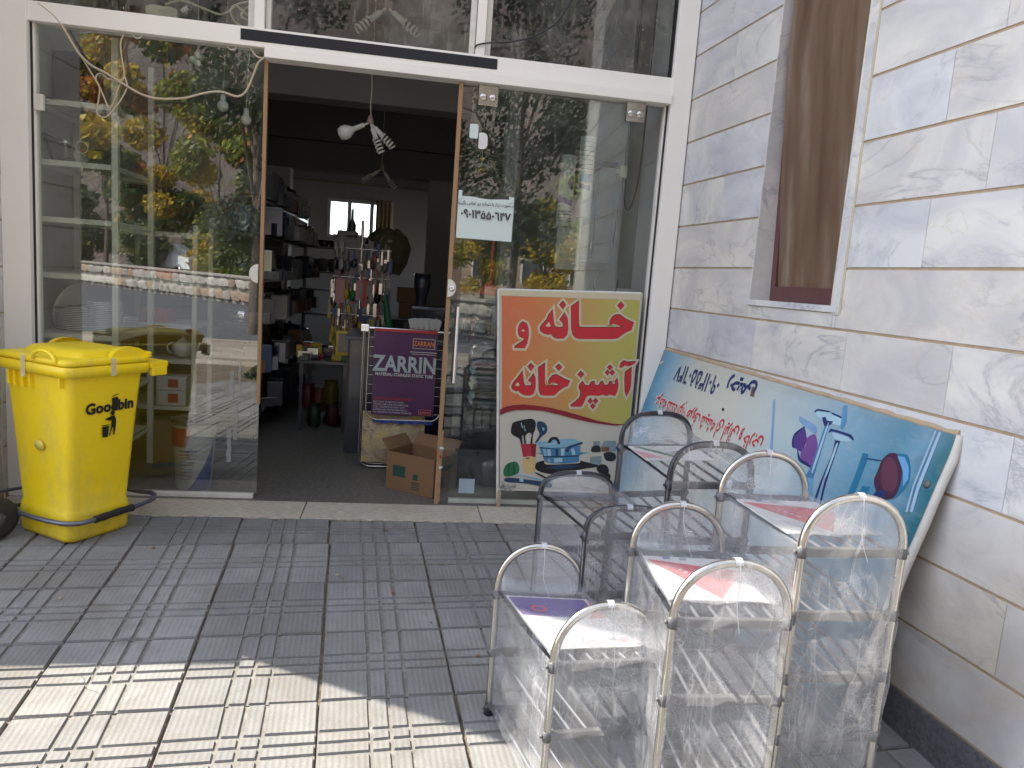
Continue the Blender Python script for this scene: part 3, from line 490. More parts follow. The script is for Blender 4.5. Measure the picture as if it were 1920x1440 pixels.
# ---- marble clad walls
def wall(label, ox, length, height, z_joint, body, hole=None, seed=1, ztop=6.2, extra_cap=True):
    rnd = random.Random(seed)
    root = thing('marble_wall', label, 'wall', (ox, 0, 0), R(-90)+WA)
    sg = 1 if body > 0 else -1
    def yb(a, b_): return (a, b_) if sg > 0 else (-b_, -a)
    core = MB(); y0, y1 = yb(.0035, abs(body))
    if hole:
        h0, h1, hz0, hz1 = hole
        core.box(0, h0, y0, y1, -.2, height); core.box(h1, length, y0, y1, -.2, height)
        core.box(h0, h1, y0, y1, -.2, hz0-.002); core.box(h0, h1, .30, y1, hz0, hz1); core.box(h0, h1, y0, y1, hz1, height)
    else: core.box(0, length, y0, y1, -.2, height)
    ob('core', core, M['mortar'], root, local=True)
    k = -5
    zj = z_joint + .2545*k
    while zj < ztop:
        za, zb = zj+.0055, zj+.249
        segs = [(0.0, length)]
        if hole and za >= hole[2]-.001 and za < hole[3]: segs = [(0.0, hole[0]), (hole[1], length)]
        for (a, b_) in segs:
            p = a
            while p < b_-.02:
                w = rnd.uniform(.45, 1.15)
                if b_-(p+w) < .22: w = b_-p
                zlo = za
                fa, fb = yb(-.0005-rnd.uniform(0, .0008), .016)
                if hole and abs(p+w-hole[0]) < .001 : pass
                if hole and za < hole[2] < zb and not (p+w <= hole[0] or p >= hole[1]):
                    # course that the sill cuts: lower strip only under the window
                    cuts = [(p, min(p+w, hole[0]), zb), (max(p, hole[0]), min(p+w, hole[1]), hole[2]-.03), (max(p, hole[1]), p+w, zb)]
                    for (c0, c1, zt) in cuts:
                        if c1-c0 > .02 and zt-za > .02: ob('panel', MB().bbox(c0+.0008, c1-.0008, fa, fb, za, zt, .0012), M['marble'], root, local=True)
                else:
                    ob('panel', MB().bbox(p+.0008, p+w-.0008, fa, fb, za, zb, .0012), M['marble'], root, local=True)
                p += w
        zj += .2545
    # dark granite skirting following the ground
    sk = MB(); ya, yc = yb(-.006, .02)
    p = .36
    while p < length:
        w = min(.9, length-p); sk.bbox(p+.001, p+w-.001, ya, yc, -.30, .063, .003); p += w
    ob('skirting', sk, M['granite'], root, local=True)
    # end facing and outer cap
    ob('end_facing', MB().box(length, length+.015, *yb(0, abs(body)), -.3, height), M['marble'], root, local=True)
    return root
rw = wall('white marble clad wall on the right with a narrow brown window', 1.702, 3.9, 9.0, 1.3405, .35, hole=(.985, 1.668, 1.435, 4.05), seed=5)
lw = wall('white marble clad wall edge at the far left beside the bin', -2.192, .80, 9.2, 1.312, -.12, seed=9)
# window in the right wall (local frame of the wall: x towards the street, +y into the wall)
wf = MB()
win = MB()
win.box(.995, 1.035, .0, .05, 1.438, 4.03); win.box(1.612, 1.653, .0, .05, 1.438, 4.03); win.box(1.035, 1.612, .0, .05, 1.438, 1.512); win.box(1.035, 1.612, .0, .05, 3.98, 4.03)
def tiltm(z): return .112 - .104*min(1, max(0, (z-1.46)/1.15))**.9
win.v = [(x, y+tiltm(z), z) for x, y, z in win.v]
M['maroon'] = S('maroon_painted_frame', (.11, .045, .042), .45, var=.15, scale=20)
w_ob = ob('window', win, M['maroon'], rw, local=True)
jb = MB()   # stone reveal
jb.bbox(.9855, .9935, -.001, .30, 1.437, 4.04, .001); jb.bbox(1.654, 1.667, -.006, .30, 1.437, 4.04, .002)
d = ob('reveal', jb, M['marble'], rw, local=True)
ob('jamb_trim', MB().bbox(1.6685, 1.712, -.007, .004, 1.40, 4.05, .002), M['marble'], rw, local=True)
ob('jamb_caulk', MB().box(1.712, 1.722, -.0035, .004, 1.41, 4.05), S('yellowed_caulk', (.50, .44, .30), .7, var=.2, scale=30), rw, local=True)
ob('sill', MB().bbox(.98, 1.70, -.012, .30, 1.408, 1.437, .003), M['marble'], rw, local=True)
q = NB('dusty_insect_screen'); v = q.tc((1, 1, .12)); f = q.noise(v, 7, 4, .6); f2 = q.noise(q.tc(), 30, 4, .7)
col = q.ramp(f, [(.32, (.10, .052, .028)), (.5, (.145, .088, .052)), (.64, (.21, .165, .125))])
col = q.mix(q.ramp(f2, [(.5, 0), (.8, .4)]), col, (.12, .09, .07)); q.base(col); q.b.inputs['Roughness'].default_value = .55
q.bump(f, .5, .02); M['screen'] = q.m
def scr(u, v):
    z = 1.50+2.5*v; x = 1.03+.59*u
    return (x, .020+tiltm(z)+.0028*math.sin(u*19)+.0018*math.sin(u*41), z)
ob('curtain_screen', MB().grid(scr, 48, 24), M['screen'], w_ob, local=True)
# unseen low block, added so its top edge shades the left paving
shade_block = thing('added_shade_block', 'added low block out of view left of the shop, casting the paving shadow edge', 'building', (-6.0, 1.5, 0))
ob('wall', MB().box(-9.5, -2.36, -.87, 4.0, -.3, 2.075).box(-2.36, -2.262, -.87, -.8158, -.3, 2.075), M['wallin'], shade_block)  # the thin second box closes a gap in the block's shadow

# ================================================================ SHOP BUILDING
shop = thing('shop_building', 'marble fronted shop building with a dark interior seen through the open door', 'building', (0, 4, 0))
ob('upper_facade', MB().box(-2.5, 2.05, .06, .3, 4.32, 9.5), M['marble'], shop)
ob('unseen_storey', MB().box(-2.5, 2.05, .31, 8.3, 4.32, 9.5), M['wallin'], shop)  # unseen upper floors, raised until they keep the sun off the recess
ob('side_wall', MB().box(-2.35, -2.15, .06, 8.2, -.3, 4.3), M['wallin'], shop)
ob('side_wall', MB().box(1.58, 1.95, .06, 5.8, -.3, 4.3).box(1.58, 1.95, 5.8, 7.6, -.3, 1.2).box(1.58, 1.95, 5.8, 7.6, 2.5, 4.3).box(1.58, 1.95, 7.6, 8.2, -.3, 4.3), M['wallin'], shop)  # unseen opening added here to let daylight into the back room
bk = MB(); bk.box(-2.15, -1.24, 8.0, 8.2, -.1, 3.9).box(-.18, 1.58, 8.0, 8.2, -.1, 3.9).box(-1.24, -.18, 8.0, 8.2, -.1, 1.92).box(-1.24, -.18, 8.0, 8.2, 2.54, 3.9)
ob('back_wall', bk, M['wallin'], shop)
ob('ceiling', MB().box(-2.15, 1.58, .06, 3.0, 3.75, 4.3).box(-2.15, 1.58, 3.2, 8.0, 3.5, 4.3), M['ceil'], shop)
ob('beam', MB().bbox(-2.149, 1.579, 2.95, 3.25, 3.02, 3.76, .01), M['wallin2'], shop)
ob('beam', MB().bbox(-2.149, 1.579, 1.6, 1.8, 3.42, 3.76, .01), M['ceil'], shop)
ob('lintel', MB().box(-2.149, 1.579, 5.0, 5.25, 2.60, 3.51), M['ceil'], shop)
ob('pier', MB().box(-2.149, -1.40, 5.0, 5.25, -.01, 2.60), M['wallin'], shop)
ob('pier', MB().box(.29, 1.579, 5.0, 5.25, -.01, 2.60), M['wallin2'], shop)
ob('wall_conduit', MB().tube([(-2.1, 4.97, 2.95), (1.5, 4.97, 2.92)], .008, 6).tube([(-1.9, 3.9, 3.2), (1.4, 3.9, 3.17)], .006, 6), M['cableb'], shop)
ob('wall_board', MB().box(-1.9, .6, 7.97, 7.999, 2.96, 2.985).box(-1.9, .6, 7.97, 7.999, 2.78, 2.80), M['mortar'], shop)
fr = MB(); X0, X1, Z0, Z1 = -1.24, -.18, 1.92, 2.54
fr.box(X0, X0+.05, 7.99, 8.06, Z0, Z1).box(X1-.05, X1, 7.99, 8.06, Z0, Z1).box(X0+.05, X1-.05, 7.99, 8.06, Z0, Z0+.04).box(X0+.05, X1-.05, 7.99, 8.06, Z1-.05, Z1)
fr.box(-.92, -.86, 7.992, 8.055, Z0+.04, Z1-.05).box(-.56, -.50, 7.992, 8.055, Z0+.04, Z1-.05)
bw = ob('window', fr, M['white'], shop)
ob('pane', MB().box(X0+.05, X1-.05, 8.02, 8.024, Z0+.04, Z1-.05), M['glassd'], bw)
cu = MB().grid(lambda u, v: (-.46+.26*u, 7.94+.025*math.sin(u*26), 2.56-.62*v), 40, 6)
one('window_curtain', 'short gathered beige curtain at the right of the back window', 'curtain', cu, M['curtain'])

# ================================================================ SHOPFRONT
sf = thing('aluminium_shopfront', 'white aluminium shopfront with glass panes and an open sliding doorway', 'shopfront', (0, 0, 0))
A = M['alu']
ob('post', MB().bbox(-2.188, -2.045, -.07, .06, -.005, 4.28, .004), A, sf)
ob('post', MB().bbox(1.572, 1.699, -.07, .06, -.005, 4.28, .004), A, sf)
ob('gasket', MB().box(-2.0449, -2.036, -.03, .02, .0, 4.2), M['gasket'], sf); ob('gasket', MB().box(1.563, 1.5719, -.03, .02, .0, 4.2), M['gasket'], sf)
ob('inner_stop', MB().box(-2.036, -2.026, -.02, .03, .0, 2.63), A, sf); ob('inner_stop', MB().box(1.552, 1.562, -.02, .03, 0, 2.57), A, sf)
hd = ob('header', MB().bbox(-2.045, 1.572, -.055, .055, 2.632, 2.733, .003), A, sf)
ob('black_strip', MB().box(-.952, .494, -.0575, -.0551, 2.660, 2.719), M['blackstrip'], sf)
ob('rail', MB().bbox(-.818, 1.5718, -.085, .03, 2.574, 2.6315, .004), A, sf)
ob('rail_groove', MB().box(-.818, 1.5718, -.0575, -.0555, 2.6322, 2.6345), M['gasket'], sf)
ob('mullion', MB().bbox(-.883, -.831, -.04, .04, 2.733, 4.2, .003), A, sf)
ob('mullion', MB().bbox(.363, .416, -.04, .04, 2.733, 4.2, .003), A, sf)
for (x0, x1) in ((-.923, -.887), (-.827, -.80), (.325, .359), (.42, .452)):
    ob('glazing_bead', MB().bbox(x0, x1, -.005, .045, 2.745, 4.2, .002), M['alu_worn'], sf)
ob('transom', MB().bbox(-2.045, 1.572, -.055, .055, 4.2, 4.318, .003), A, sf)
for (x0, x1) in ((-2.04, -.86), (-.855, .388), (.392, 1.566)):
    ob('upper_pane', MB().box(x0, x1, .006, .012, 2.733, 4.2), M['glassd'], sf)
ob('bottom_rail', MB().bbox(-2.045, -.834, -.022, .022, -.002, .026, .003), M['alu_worn'], sf)
ob('bottom_rail', MB().bbox(.37, 1.572, -.002, .03, -.002, .026, .003), M['alu_worn'], sf)
fp = ob('fixed_pane', MB().box(-2.04, -.815, .0, .008, .026, 2.632), M['glass'], sf)
ob('edge_seal', MB().bbox(-.829, -.808, -.012, .018, .59, 2.574, .002), M['brownseal'], fp)
def lockplate(cx, cz, y, right, key):
    m_ = MB(); n = 20; r = .052
    pts = [(cx + (1 if right else -1)*r*.95*math.cos(a), cz+r*1.05*math.sin(a)) for a in [math.pi*(-.5+k/n) for k in range(n+1)]]
    m_.slab(pts, 0, .02, lambda u, v, h: (u, y-h, v))
    return m_
lk = ob('lock', lockplate(-.835, 1.372, -.002, False, False), M['alu_worn'], fp)
rp = ob('fixed_pane', MB().box(.366, 1.566, .010, .018, .026, 2.60), M['glassr'], sf)
sd = ob('sliding_door', MB().box(.296, 1.44, -.034, -.026, .006, 2.555), M['glassr'], sf)
ob('edge_seal', MB().bbox(.279, .304, -.046, -.014, .0, 2.573, .002), M['brownseal'], sd)
lk = MB(); lk = lockplate(.283, 1.369, -.044, True, True); ob('lock', lk, M['alu_worn'], sd)
ob('lock_cylinder', MB().lathe([(0.0001, 0), (.017, 0), (.017, .006), (.014, .008), (.0001, .008)], 18, M4=frame((.308, -.064, 1.367), (1, 0, 0), (0, 0, 1))).box(.3065, .3095, -.0735, -.072, 1.361, 1.374), M['chrome'], sd)
hn = MB().tube([(.352, -.085, .79), (.352, -.085, 1.26)], .0125, 14)
for z in (.93, 1.12): hn.tube([(.352, -.085, z), (.352, -.036, z)], .008, 8)
ob('handle', hn, M['chrome'], sd)
for cxx in (.455, 1.363):
    m_ = MB().bbox(cxx-.058, cxx+.058, -.044, -.0345, 2.455, 2.573, .003)
    for dx in (-.028, .028): m_.lathe([(.0001, .012), (.021, .012), (.023, .009), (.023, 0)], 16, M4=frame((cxx+dx, -.044, 2.50), (1, 0, 0), (0, 0, 1)))
    ob('roller_clamp', m_, M['steel'], sd)
q = NB('tape_residue'); q.base((.42, .42, .41)); q.b.inputs['Roughness'].default_value = .6; q.b.inputs['Alpha'].default_value = .55; M['residue'] = q.m
rnd = random.Random(3)
for (x, z0, z1, w) in ((-.985, .22, .43, .017), (-.975, .62, .78, .014), (-.948, .36, .58, .012), (-.930, .66, .84, .008)):
    n = 9; pts = [(x+w*rnd.uniform(.7, 1), z0+(z1-z0)*k/n) for k in range(n+1)]+[(x-w*rnd.uniform(.3, 1), z1-(z1-z0)*k/n) for k in range(n+1)]
    ob('tape_residue', MB().slab(pts, 0, .0006, lambda u, v, h: (u, -.0008-h, v)), M['residue'], fp)
for (z, m_) in ((.37, 'paper'), (.245, 'paper'), (.31, 'redp')):
    b_ = MB(); c0 = Vector((.305, -.05, z))
    for k in range(9):
        a = rnd.uniform(0, 6.28); e = Vector((math.cos(a), -.3, math.sin(a)))*rnd.uniform(.010, .020); g_ = Vector((-math.sin(a), -.5, math.cos(a)))*rnd.uniform(.004, .010); b_.add([c0-e*.3, c0+g_, c0+e, c0-g_], [(0, 1, 2, 3)])
    ob('tape_wad', b_, M[m_] if m_ in M else A, sd)
b_ = MB().box(.300, .312, -.049, -.0465, .02, .48); ob('peeling_tape', b_, S('rust_stained_tape', (.34, .20, .11), .7, var=.5, scale=30), sd)
st_ = MB().box(.43, .53, -.0362, -.0352, .075, .17); ob('glass_sticker', st_, S('pale_blue_sticker', (.30, .38, .42), .6), sd)
# ================================================================ ACROSS THE ROAD (seen as reflections in the glass)
q = NB('hill_rock'); gm = q.N('ShaderNodeNewGeometry'); wp = gm.outputs['Position']
col = q.ramp(q.noise(wp, .02, 8, .65), [(.3, (.075, .056, .048)), (.5, (.14, .105, .092)), (.7, (.25, .20, .18))])
col = q.mix(q.ramp(q.noise(wp, .12, 5, .7), [(.5, 0), (.72, .7)]), col, (.13, .125, .08)); q.base(col); q.b.inputs['Roughness'].default_value = .95
q.bump(q.noise(wp, .15, 6, .7), 1.0, 3.0); M['hill'] = q.m
def hill(u, v):
    x = -420+840*u; y = -62-330*v
    h = 118*min(1, v*2.1)**.9 + 10*noise.noise(Vector((x*.012, y*.012, 0)))*min(1, v*3) + 26*noise.noise(Vector((x*.005, y*.004, 3)))*min(1, v*2)
    return (x, y, -.6+h)
ob('hillside', MB().grid(hill, 70, 34), M['hill'], kind='structure')
# low stone wall holding back the higher ground
ob('raised_ground', MB().add([(-60, -81.0, .45), (-60, -110, .30), (60, -110, .30), (60, -13.2, .30), (8.0, -13.2, .30), (-60, -81.0, -.6), (8.0, -13.2, -.6), (60, -13.2, -.6)], [(0, 1, 2, 3, 4), (5, 0, 4, 6), (6, 4, 3, 7)]), M['soil'], kind='structure')
WR = R(45); sw = thing('stone_retaining_wall', 'low wall of rough pale and orange stones across the road', 'wall', (-7, -27.4, ZG), WR)
ob('core', MB().box(-22, 22, -.70, -.12, -.3, 1.02), S('pale_wall_mortar', (.33, .30, .26), .9, var=.2, scale=4), sw, local=True)
ob('coping', MB().bbox(-22, 22, -.72, .03, 1.02, 1.12, .02), S('coping_stone', (.34, .31, .28), .9, var=.2, scale=3), sw, local=True)
SM = [S('pale_rubble_stone', (.44, .41, .37), .9, var=.3, scale=4, bump=.6, bscale=8, randv=.22), S('orange_rubble_stone', (.38, .28, .20), .9, var=.3, scale=4, bump=.6, bscale=8, randv=.25)]
def stone(seed, mat):
    rnd = random.Random(seed); bm = bmesh.new(); bmesh.ops.create_icosphere(bm, subdivisions=1, radius=.5)
    for v in bm.verts:
        m_ = max(abs(v.co.x), abs(v.co.y), abs(v.co.z)); v.co = v.co*(.5/m_)*.92+v.co*.08; v.co += Vector([rnd.uniform(-.045, .045) for _ in range(3)])
    me = bpy.data.meshes.new('stone'); bm.to_mesh(me); bm.free(); me.materials.append(mat); return me
STN = [stone(k, SM[0 if k < 6 else 1]) for k in range(8)]
for row in range(2):
    x = -20.0
    while x < 20:
        w = random.uniform(.38, .85)
        o = ob('stone', random.choice(STN), [], sw); o.location = (x+w/2, -.10, .26+row*.51); o.scale = (w*.98, .34, .51*random.uniform(.88, 1.02))
        o.rotation_euler = (0, random.uniform(-.08, .08), random.uniform(-.06, .06))
        x += w
# trees
LM = {}
def leafmat(name, c):
    q = NB(name); g = q.N('ShaderNodeNewGeometry')
    q.base(q.mix(g.outputs['Random Per Island'], hsv(c, .65), hsv(c, 1.35))); q.b.inputs['Roughness'].default_value = .55
    q.b.inputs['Transmission Weight'].default_value = 0
    tl = q.N('ShaderNodeBsdfTranslucent'); tl.inputs[0].default_value = (*hsv(c, 1.6), 1)
    m_ = q.N('ShaderNodeMixShader'); m_.inputs[0].default_value = .3; q.l.new(q.b.outputs[0], m_.inputs[1]); q.l.new(tl.outputs[0], m_.inputs[2]); q.l.new(m_.outputs[0], q.o.inputs[0])
    return q.m
LM['g'] = leafmat('green_leaf', (.055, .085, .022)); LM['y'] = leafmat('yellow_leaf', (.40, .28, .02)); LM['o'] = leafmat('orange_leaf', (.34, .13, .02)); LM['yg'] = leafmat('yellow_green_leaf', (.19, .21, .03)); LM['d'] = leafmat('dark_leaf', (.022, .038, .018)); LM['s'] = leafmat('grey_green_leaf', (.055, .07, .045))
bark = S('bark', (.14, .11, .085), .95, var=.4, scale=8, bump=.6, bscale=20, stretch=(1, 1, .2))
def tree(x, y, h, rx, rz, cz, mats, n, leaf, label, seed, trunk_r=.12, lean=0):
    rnd = random.Random(seed); t = thing('autumn_tree', label, 'tree', (x, y, .28 if y < -30 else -.4), 0, 'trees across the road')
    tb = MB(); P = [(0, 0, 0), (.05, 0, cz*.4), (lean*.5, .05, cz*.8), (lean, 0, h*.93)]
    tb.tube(P, [trunk_r, trunk_r*.8, trunk_r*.55, trunk_r*.1], 8)
    clumps = []
    for k in range(26):
        a = rnd.uniform(0, 6.283); rr = rnd.random()**.5; zz = rnd.uniform(-1, 1)
        s_ = math.sqrt(max(0, 1-zz*zz))*rr
        c = Vector((lean*.7+rx*s_*math.cos(a), rx*s_*math.sin(a), cz+rz*zz)); clumps.append((c, rnd.uniform(.35, .6)*rx*.55+.25, rnd.choice(range(len(mats)))))
        if k < 12: tb.tube([(lean*.4, 0, max(cz*.45, c.z-rz*.5-.5)), tuple((Vector((lean*.5, 0, c.z-.4))+c)/2), tuple(c)], [trunk_r*.35, trunk_r*.2, .02], 5)
    ob('trunk', tb, bark, t, local=True)
    cb = MB(); vs = []; fs = []; mi = []
    for k in range(n):
        c, r, mm = clumps[k % len(clumps)]
        d = Vector((rnd.gauss(0, 1), rnd.gauss(0, 1), rnd.gauss(0, 1))).normalized()*r*rnd.random()**.4; d.z *= .8
        p = c+d; a = Vector((rnd.gauss(0, 1), rnd.gauss(0, 1), rnd.gauss(0, 1))).normalized(); b = a.orthogonal().normalized(); e = a.cross(b)
        s1 = leaf*rnd.uniform(.6, 1.3)
        i0 = len(vs); vs += [p-b*s1, p-e*s1*.55, p+b*s1, p+e*s1*.55]; fs.append((i0, i0+1, i0+2, i0+3)); mi.append(mm if rnd.random() < .8 else rnd.randrange(len(mats)))
    cb.v = [tuple(v) for v in vs]; cb.f = fs; cb.mi = mi; cb.sm = [False]*len(fs)
    ob('crown', cb, [LM[m_] for m_ in mats], t, local=True)
    return t
tree(-23, -41, 14, 3.8, 6.4, 6.9, ['g', 'yg', 'd'], 8000, .22, 'broad green tree furthest left behind the stone wall', 1)
tree(-18.8, -38.5, 14.0, 3.0, 6.4, 6.6, ['g', 'yg', 'd', 'y'], 9000, .19, 'green tree turning yellow behind the stone wall', 2)
tree(-15.4, -37.5, 16.0, 2.9, 7.2, 7.6, ['g', 'o', 'y', 'yg'], 10000, .19, 'tall orange and yellow tree behind the stone wall', 3)
tree(-12.4, -37.0, 13.0, 2.7, 6.0, 6.2, ['y', 'yg', 'g', 'o'], 10000, .17, 'mixed yellow tree in the middle of the row', 4)
tree(-9.2, -35.0, 10.0, 2.2, 4.7, 4.9, ['y', 'o', 'yg', 'g'], 8000, .17, 'golden tree behind the white pickup', 5)
tree(-5.6, -36, 11, 2.8, 5.2, 5.4, ['yg', 'g'], 6000, .19, 'yellow green tree far behind the parked pickup', 6)
tree(4.2, -34.0, 4.6, 1.5, 2.0, 2.5, ['yg', 'y'], 5000, .12, 'low bright yellow green bushy tree right of the doorway reflection', 7)
tree(7.4, -33.8, 5.2, 1.7, 2.3, 2.8, ['y', 'y', 'yg'], 5500, .12, 'bright yellow bushy tree nearest the marble wall reflection', 8)
tree(13.0, -38, 11, 3.6, 4.6, 6.2, ['g', 'yg'], 5000, .18, 'large green tree furthest right across the road', 9)
tree(-3.6, -14.6, 10.2, 1.9, 3.7, 5.9, ['d', 's', 'd', 'g'], 9000, .085, 'slim dark green street tree on the near side of the road', 10, .15)
tree(2.9, -15.2, 9.0, 2.9, 3.0, 6.0, ['d', 's', 'd'], 10000, .085, 'broader dark green street tree on the near side of the road', 11, .14)
tree(-12.6, -34.6, 2.9, 1.0, 1.0, 1.6, ['g', 'yg', 'd'], 2600, .10, 'small sapling in front of the pickup bonnet', 12, .05)
tree(-8.4, -30.8, 3.2, 1.1, 1.2, 1.7, ['yg', 'g', 'y'], 3200, .10, 'young yellow green tree just behind the stone wall', 13, .05)
tree(-7.0, -29.6, 3.6, 1.0, 1.4, 1.9, ['d', 'g', 'yg'], 3200, .10, 'young dark green tree just behind the stone wall', 14, .05)
tree(-16.6, -38.6, 3.2, 1.2, 1.2, 1.7, ['g', 'd', 'yg'], 3000, .11, 'low leafy tree beyond the left end of the wall', 15, .05)
# low shrub by the verge
def shrub(x, y, r, mats, n, label, seed):
    rnd = random.Random(seed); t = thing('shrub', label, 'shrub', (x, y, ZG)); vs = []; fs = []; mi = []
    for k in range(n):
        d = Vector((rnd.gauss(0, 1), rnd.gauss(0, 1), abs(rnd.gauss(0, 1)))).normalized()*r*rnd.random()**.4
        a = Vector((rnd.gauss(0, 1), rnd.gauss(0, 1), rnd.gauss(0, 1))).normalized(); b = a.orthogonal().normalized(); e = a.cross(b); s1 = .04*rnd.uniform(.6, 1.4)
        i0 = len(vs); vs += [d-b*s1, d-e*s1*.5, d+b*s1, d+e*s1*.5]; fs.append((i0, i0+1, i0+2, i0+3)); mi.append(rnd.randrange(len(mats)))
    cb = MB(); cb.v = [tuple(v) for v in vs]; cb.f = fs; cb.mi = mi; cb.sm = [False]*len(fs); ob('foliage', cb, [LM[m_] for m_ in mats], t, local=True)
    ob('stem', MB().tube([(0, 0, -.05), (0, 0, r*.6)], .015, 6), bark, t, local=True)
shrub(-1.95, -6.6, .28, ['d', 'g'], 900, 'small dark shrub on the bare verge by the paving', 3)
# parked white pickup on the far road
pk = thing('pickup_truck', 'white pickup truck parked behind the stone wall', 'pickup', (-11.6, -36.2, .30), R(40))
prof = [(-2.4, .45), (-2.4, 1.0), (-.35, 1.05), (-.25, 1.62), (.75, 1.66), (1.35, 1.12), (2.3, 1.0), (2.42, .45)]
bd = MB(); n = len(prof); bd.add([(x, -.85, z) for x, z in prof]+[(x, .85, z) for x, z in prof], [tuple(range(n))[::-1], tuple(range(n, 2*n))]+[(k, (k+1) % n, n+(k+1) % n, n+k) for k in range(n)])
ob('body', bd, S('white_car_paint', (.72, .74, .76), .25, var=.02), pk, local=True)
ob('side_window', MB().box(-.15, .68, .851, .86, 1.14, 1.55), M['pot'], pk, local=True); ob('side_window', MB().box(-.15, .68, -.86, -.851, 1.14, 1.55), M['pot'], pk, local=True)
for wx in (-1.5, 1.5):
    for wy in (-.75, .75):
        wo = ob('wheel', MB().lathe([(.02, -.1), (.33, -.1), (.36, -.05), (.36, .05), (.33, .1), (.02, .1)], 18, M4=frame((wx, wy, .36), (1, 0, 0), (0, 0, 1))), M['rubber'], pk, local=True)
        ob('rim', MB().lathe([(.01, -.105), (.2, -.105), (.2, .105), (.01, .105)], 14, M4=frame((wx, wy, .36), (1, 0, 0), (0, 0, 1))), M['steel'], wo, local=True)
# pale brick building beyond the yellow trees
bb = thing('brick_house', 'pale brick house behind the yellow trees across the road', 'house', (9, -46, -.4))
q = NB('pale_brick'); v = q.tc((1, 1, 1)); br = q.N('ShaderNodeTexBrick'); br.inputs['Scale'].default_value = 4; br.inputs['Color1'].default_value = (.36, .25, .17, 1); br.inputs['Color2'].default_value = (.42, .31, .22, 1); br.inputs['Mortar'].default_value = (.30, .27, .22, 1)
mp = q.N('ShaderNodeMapping'); mp.inputs['Rotation'].default_value = (R(90), 0, 0); q.l.new(v, mp.inputs[0]); q.l.new(mp.outputs[0], br.inputs[0]); q.base(br.outputs[0]); M['brick'] = q.m
hw = ob('wall', MB().box(3, 17, -50, -43, -.6, 4.6), M['brick'], bb); ob('roof', MB().box(2.7, 17.3, -50.3, -42.7, 4.6, 4.8), M['wallin2'], bb)
for k in range(4): 
    wn_ = ob('window', MB().box(4.4+k*3.2, 5.9+k*3.2, -43, -42.96, 1.2, 2.8), M['white'], bb); ob('pane', MB().box(4.5+k*3.2, 5.8+k*3.2, -42.96, -42.94, 1.3, 2.7), M['pot'], wn_)
# ================================================================ YELLOW BIN
def rrect(w, d, r, z, cx=0, cy=0, n=5):
    out = []
    for (sx, sy, a0) in ((1, 1, 0), (-1, 1, 90), (-1, -1, 180), (1, -1, 270)):
        for k in range(n+1):
            a = R(a0+90*k/n); out.append((cx+sx*(w/2-r)+r*math.cos(a), cy+sy*(d/2-r)+r*math.sin(a), z))
    return out
BZ = -.018
bn = thing('wheeled_bin', 'large yellow plastic wheelie bin with black lettering beside the shopfront', 'bin', (-1.628, -.558, BZ), R(-34)); bn.scale = (1, 1, 1.035)
Y = M['yellow']
def sec(t):   # t height 0..1
    w = .39+.12*t; d = .345+.065*t; return w, d, .006*t
bb_ = MB(); rings = []
for z, ins in ((0, .02), (.012, .004), (.03, 0), (.12, 0), (.155, .006), (.17, .012), (.3, .010), (.6, .005), (.80, 0), (.835, -.002)):
    t = z/.85; w, d, cy = sec(t); rings.append(rrect(w-2*ins, d-2*ins, .038, z, 0, cy))
bb_.loft(rings, cap1=False); body = ob('body', bb_, Y, bn, local=True)
# tapered ribs low on the faces and comb recess under the rim
for xx in (-.19, -.14, -.075, -.02): ob('comb_rib', MB().bbox(xx-.006, xx+.006, -.216, -.180, .745, .82, .003), Y, bn, local=True)
ob('comb_rib', MB().bbox(.205, .216, -.219, -.185, .77, .825, .003), Y, bn, local=True)
rm = MB(); rings = []
for z, g_ in ((.822, .0), (.820, .022), (.845, .026), (.868, .026), (.872, .020), (.872, -.01)):
    rings.append(rrect(.51+2*g_, .41+2*g_, .035, z, 0, .006))
rm.loft(rings, cap0=False, cap1=False); ob('rim', rm, Y, bn, local=True)
# rear shelf with axle lugs
lg = MB().bbox(-.285, .282, .225, .335, .842, .872, .006)
for sx in (-1, 1): lg.bbox(sx*.272-.014, sx*.272+.014, .235, .325, .80, .845, .006); 
ob('rear_handle', lg, Y, bn, local=True)
ld = MB(); rings = []
for z, w, d, cy in ((.874, .545, .445, .004), (.876, .56, .46, .004), (.896, .56, .46, .004), (.902, .545, .445, .004), (.905, .51, .41, .01)):
    rings.append(rrect(w, d, .04, z, 0, cy))
ld.loft(rings); 
r2_ = [rrect(.43, .34, .05, .9045, 0, .03), rrect(.41, .32, .05, .925, 0, .035), rrect(.38, .29, .05, .934, 0, .04), rrect(.30, .22, .05, .937, 0, .04)]
ld.loft(r2_, cap0=False)
lid = ob('lid', ld, Y, bn, local=True)
def archhandle(cx, cy, ang, w, h, z):
    P = [(cx+math.cos(ang)*w*math.cos(a), cy+math.sin(ang)*w*math.cos(a), z+h*math.sin(a)) for a in [math.pi*k/12 for k in range(13)]]
    return MB().tube(P, .009, 8)
ob('lid_grip', archhandle(.12, -.232, 0, .085, .045, .893), Y, lid, local=True)
# hinge hump at the back right
hp = MB(); pts = [(.10*math.cos(math.pi*k/12), .052*math.sin(math.pi*k/12)) for k in range(13)]
hp.slab(pts, 0, .035, lambda u, v, h: (.245+h-.02, .12+u, .90+v)); ob('hinge_cover', MB().slab(pts, 0, .035, lambda u, v, h: (-.245-h+.02, .12+u, .90+v)), Y, lid, local=True)
ob('hinge_cover', hp, Y, lid, local=True)
ob('lid_back_ridge', MB().bbox(-.28, .28, .212, .235, .895, .925, .006), Y, lid, local=True)

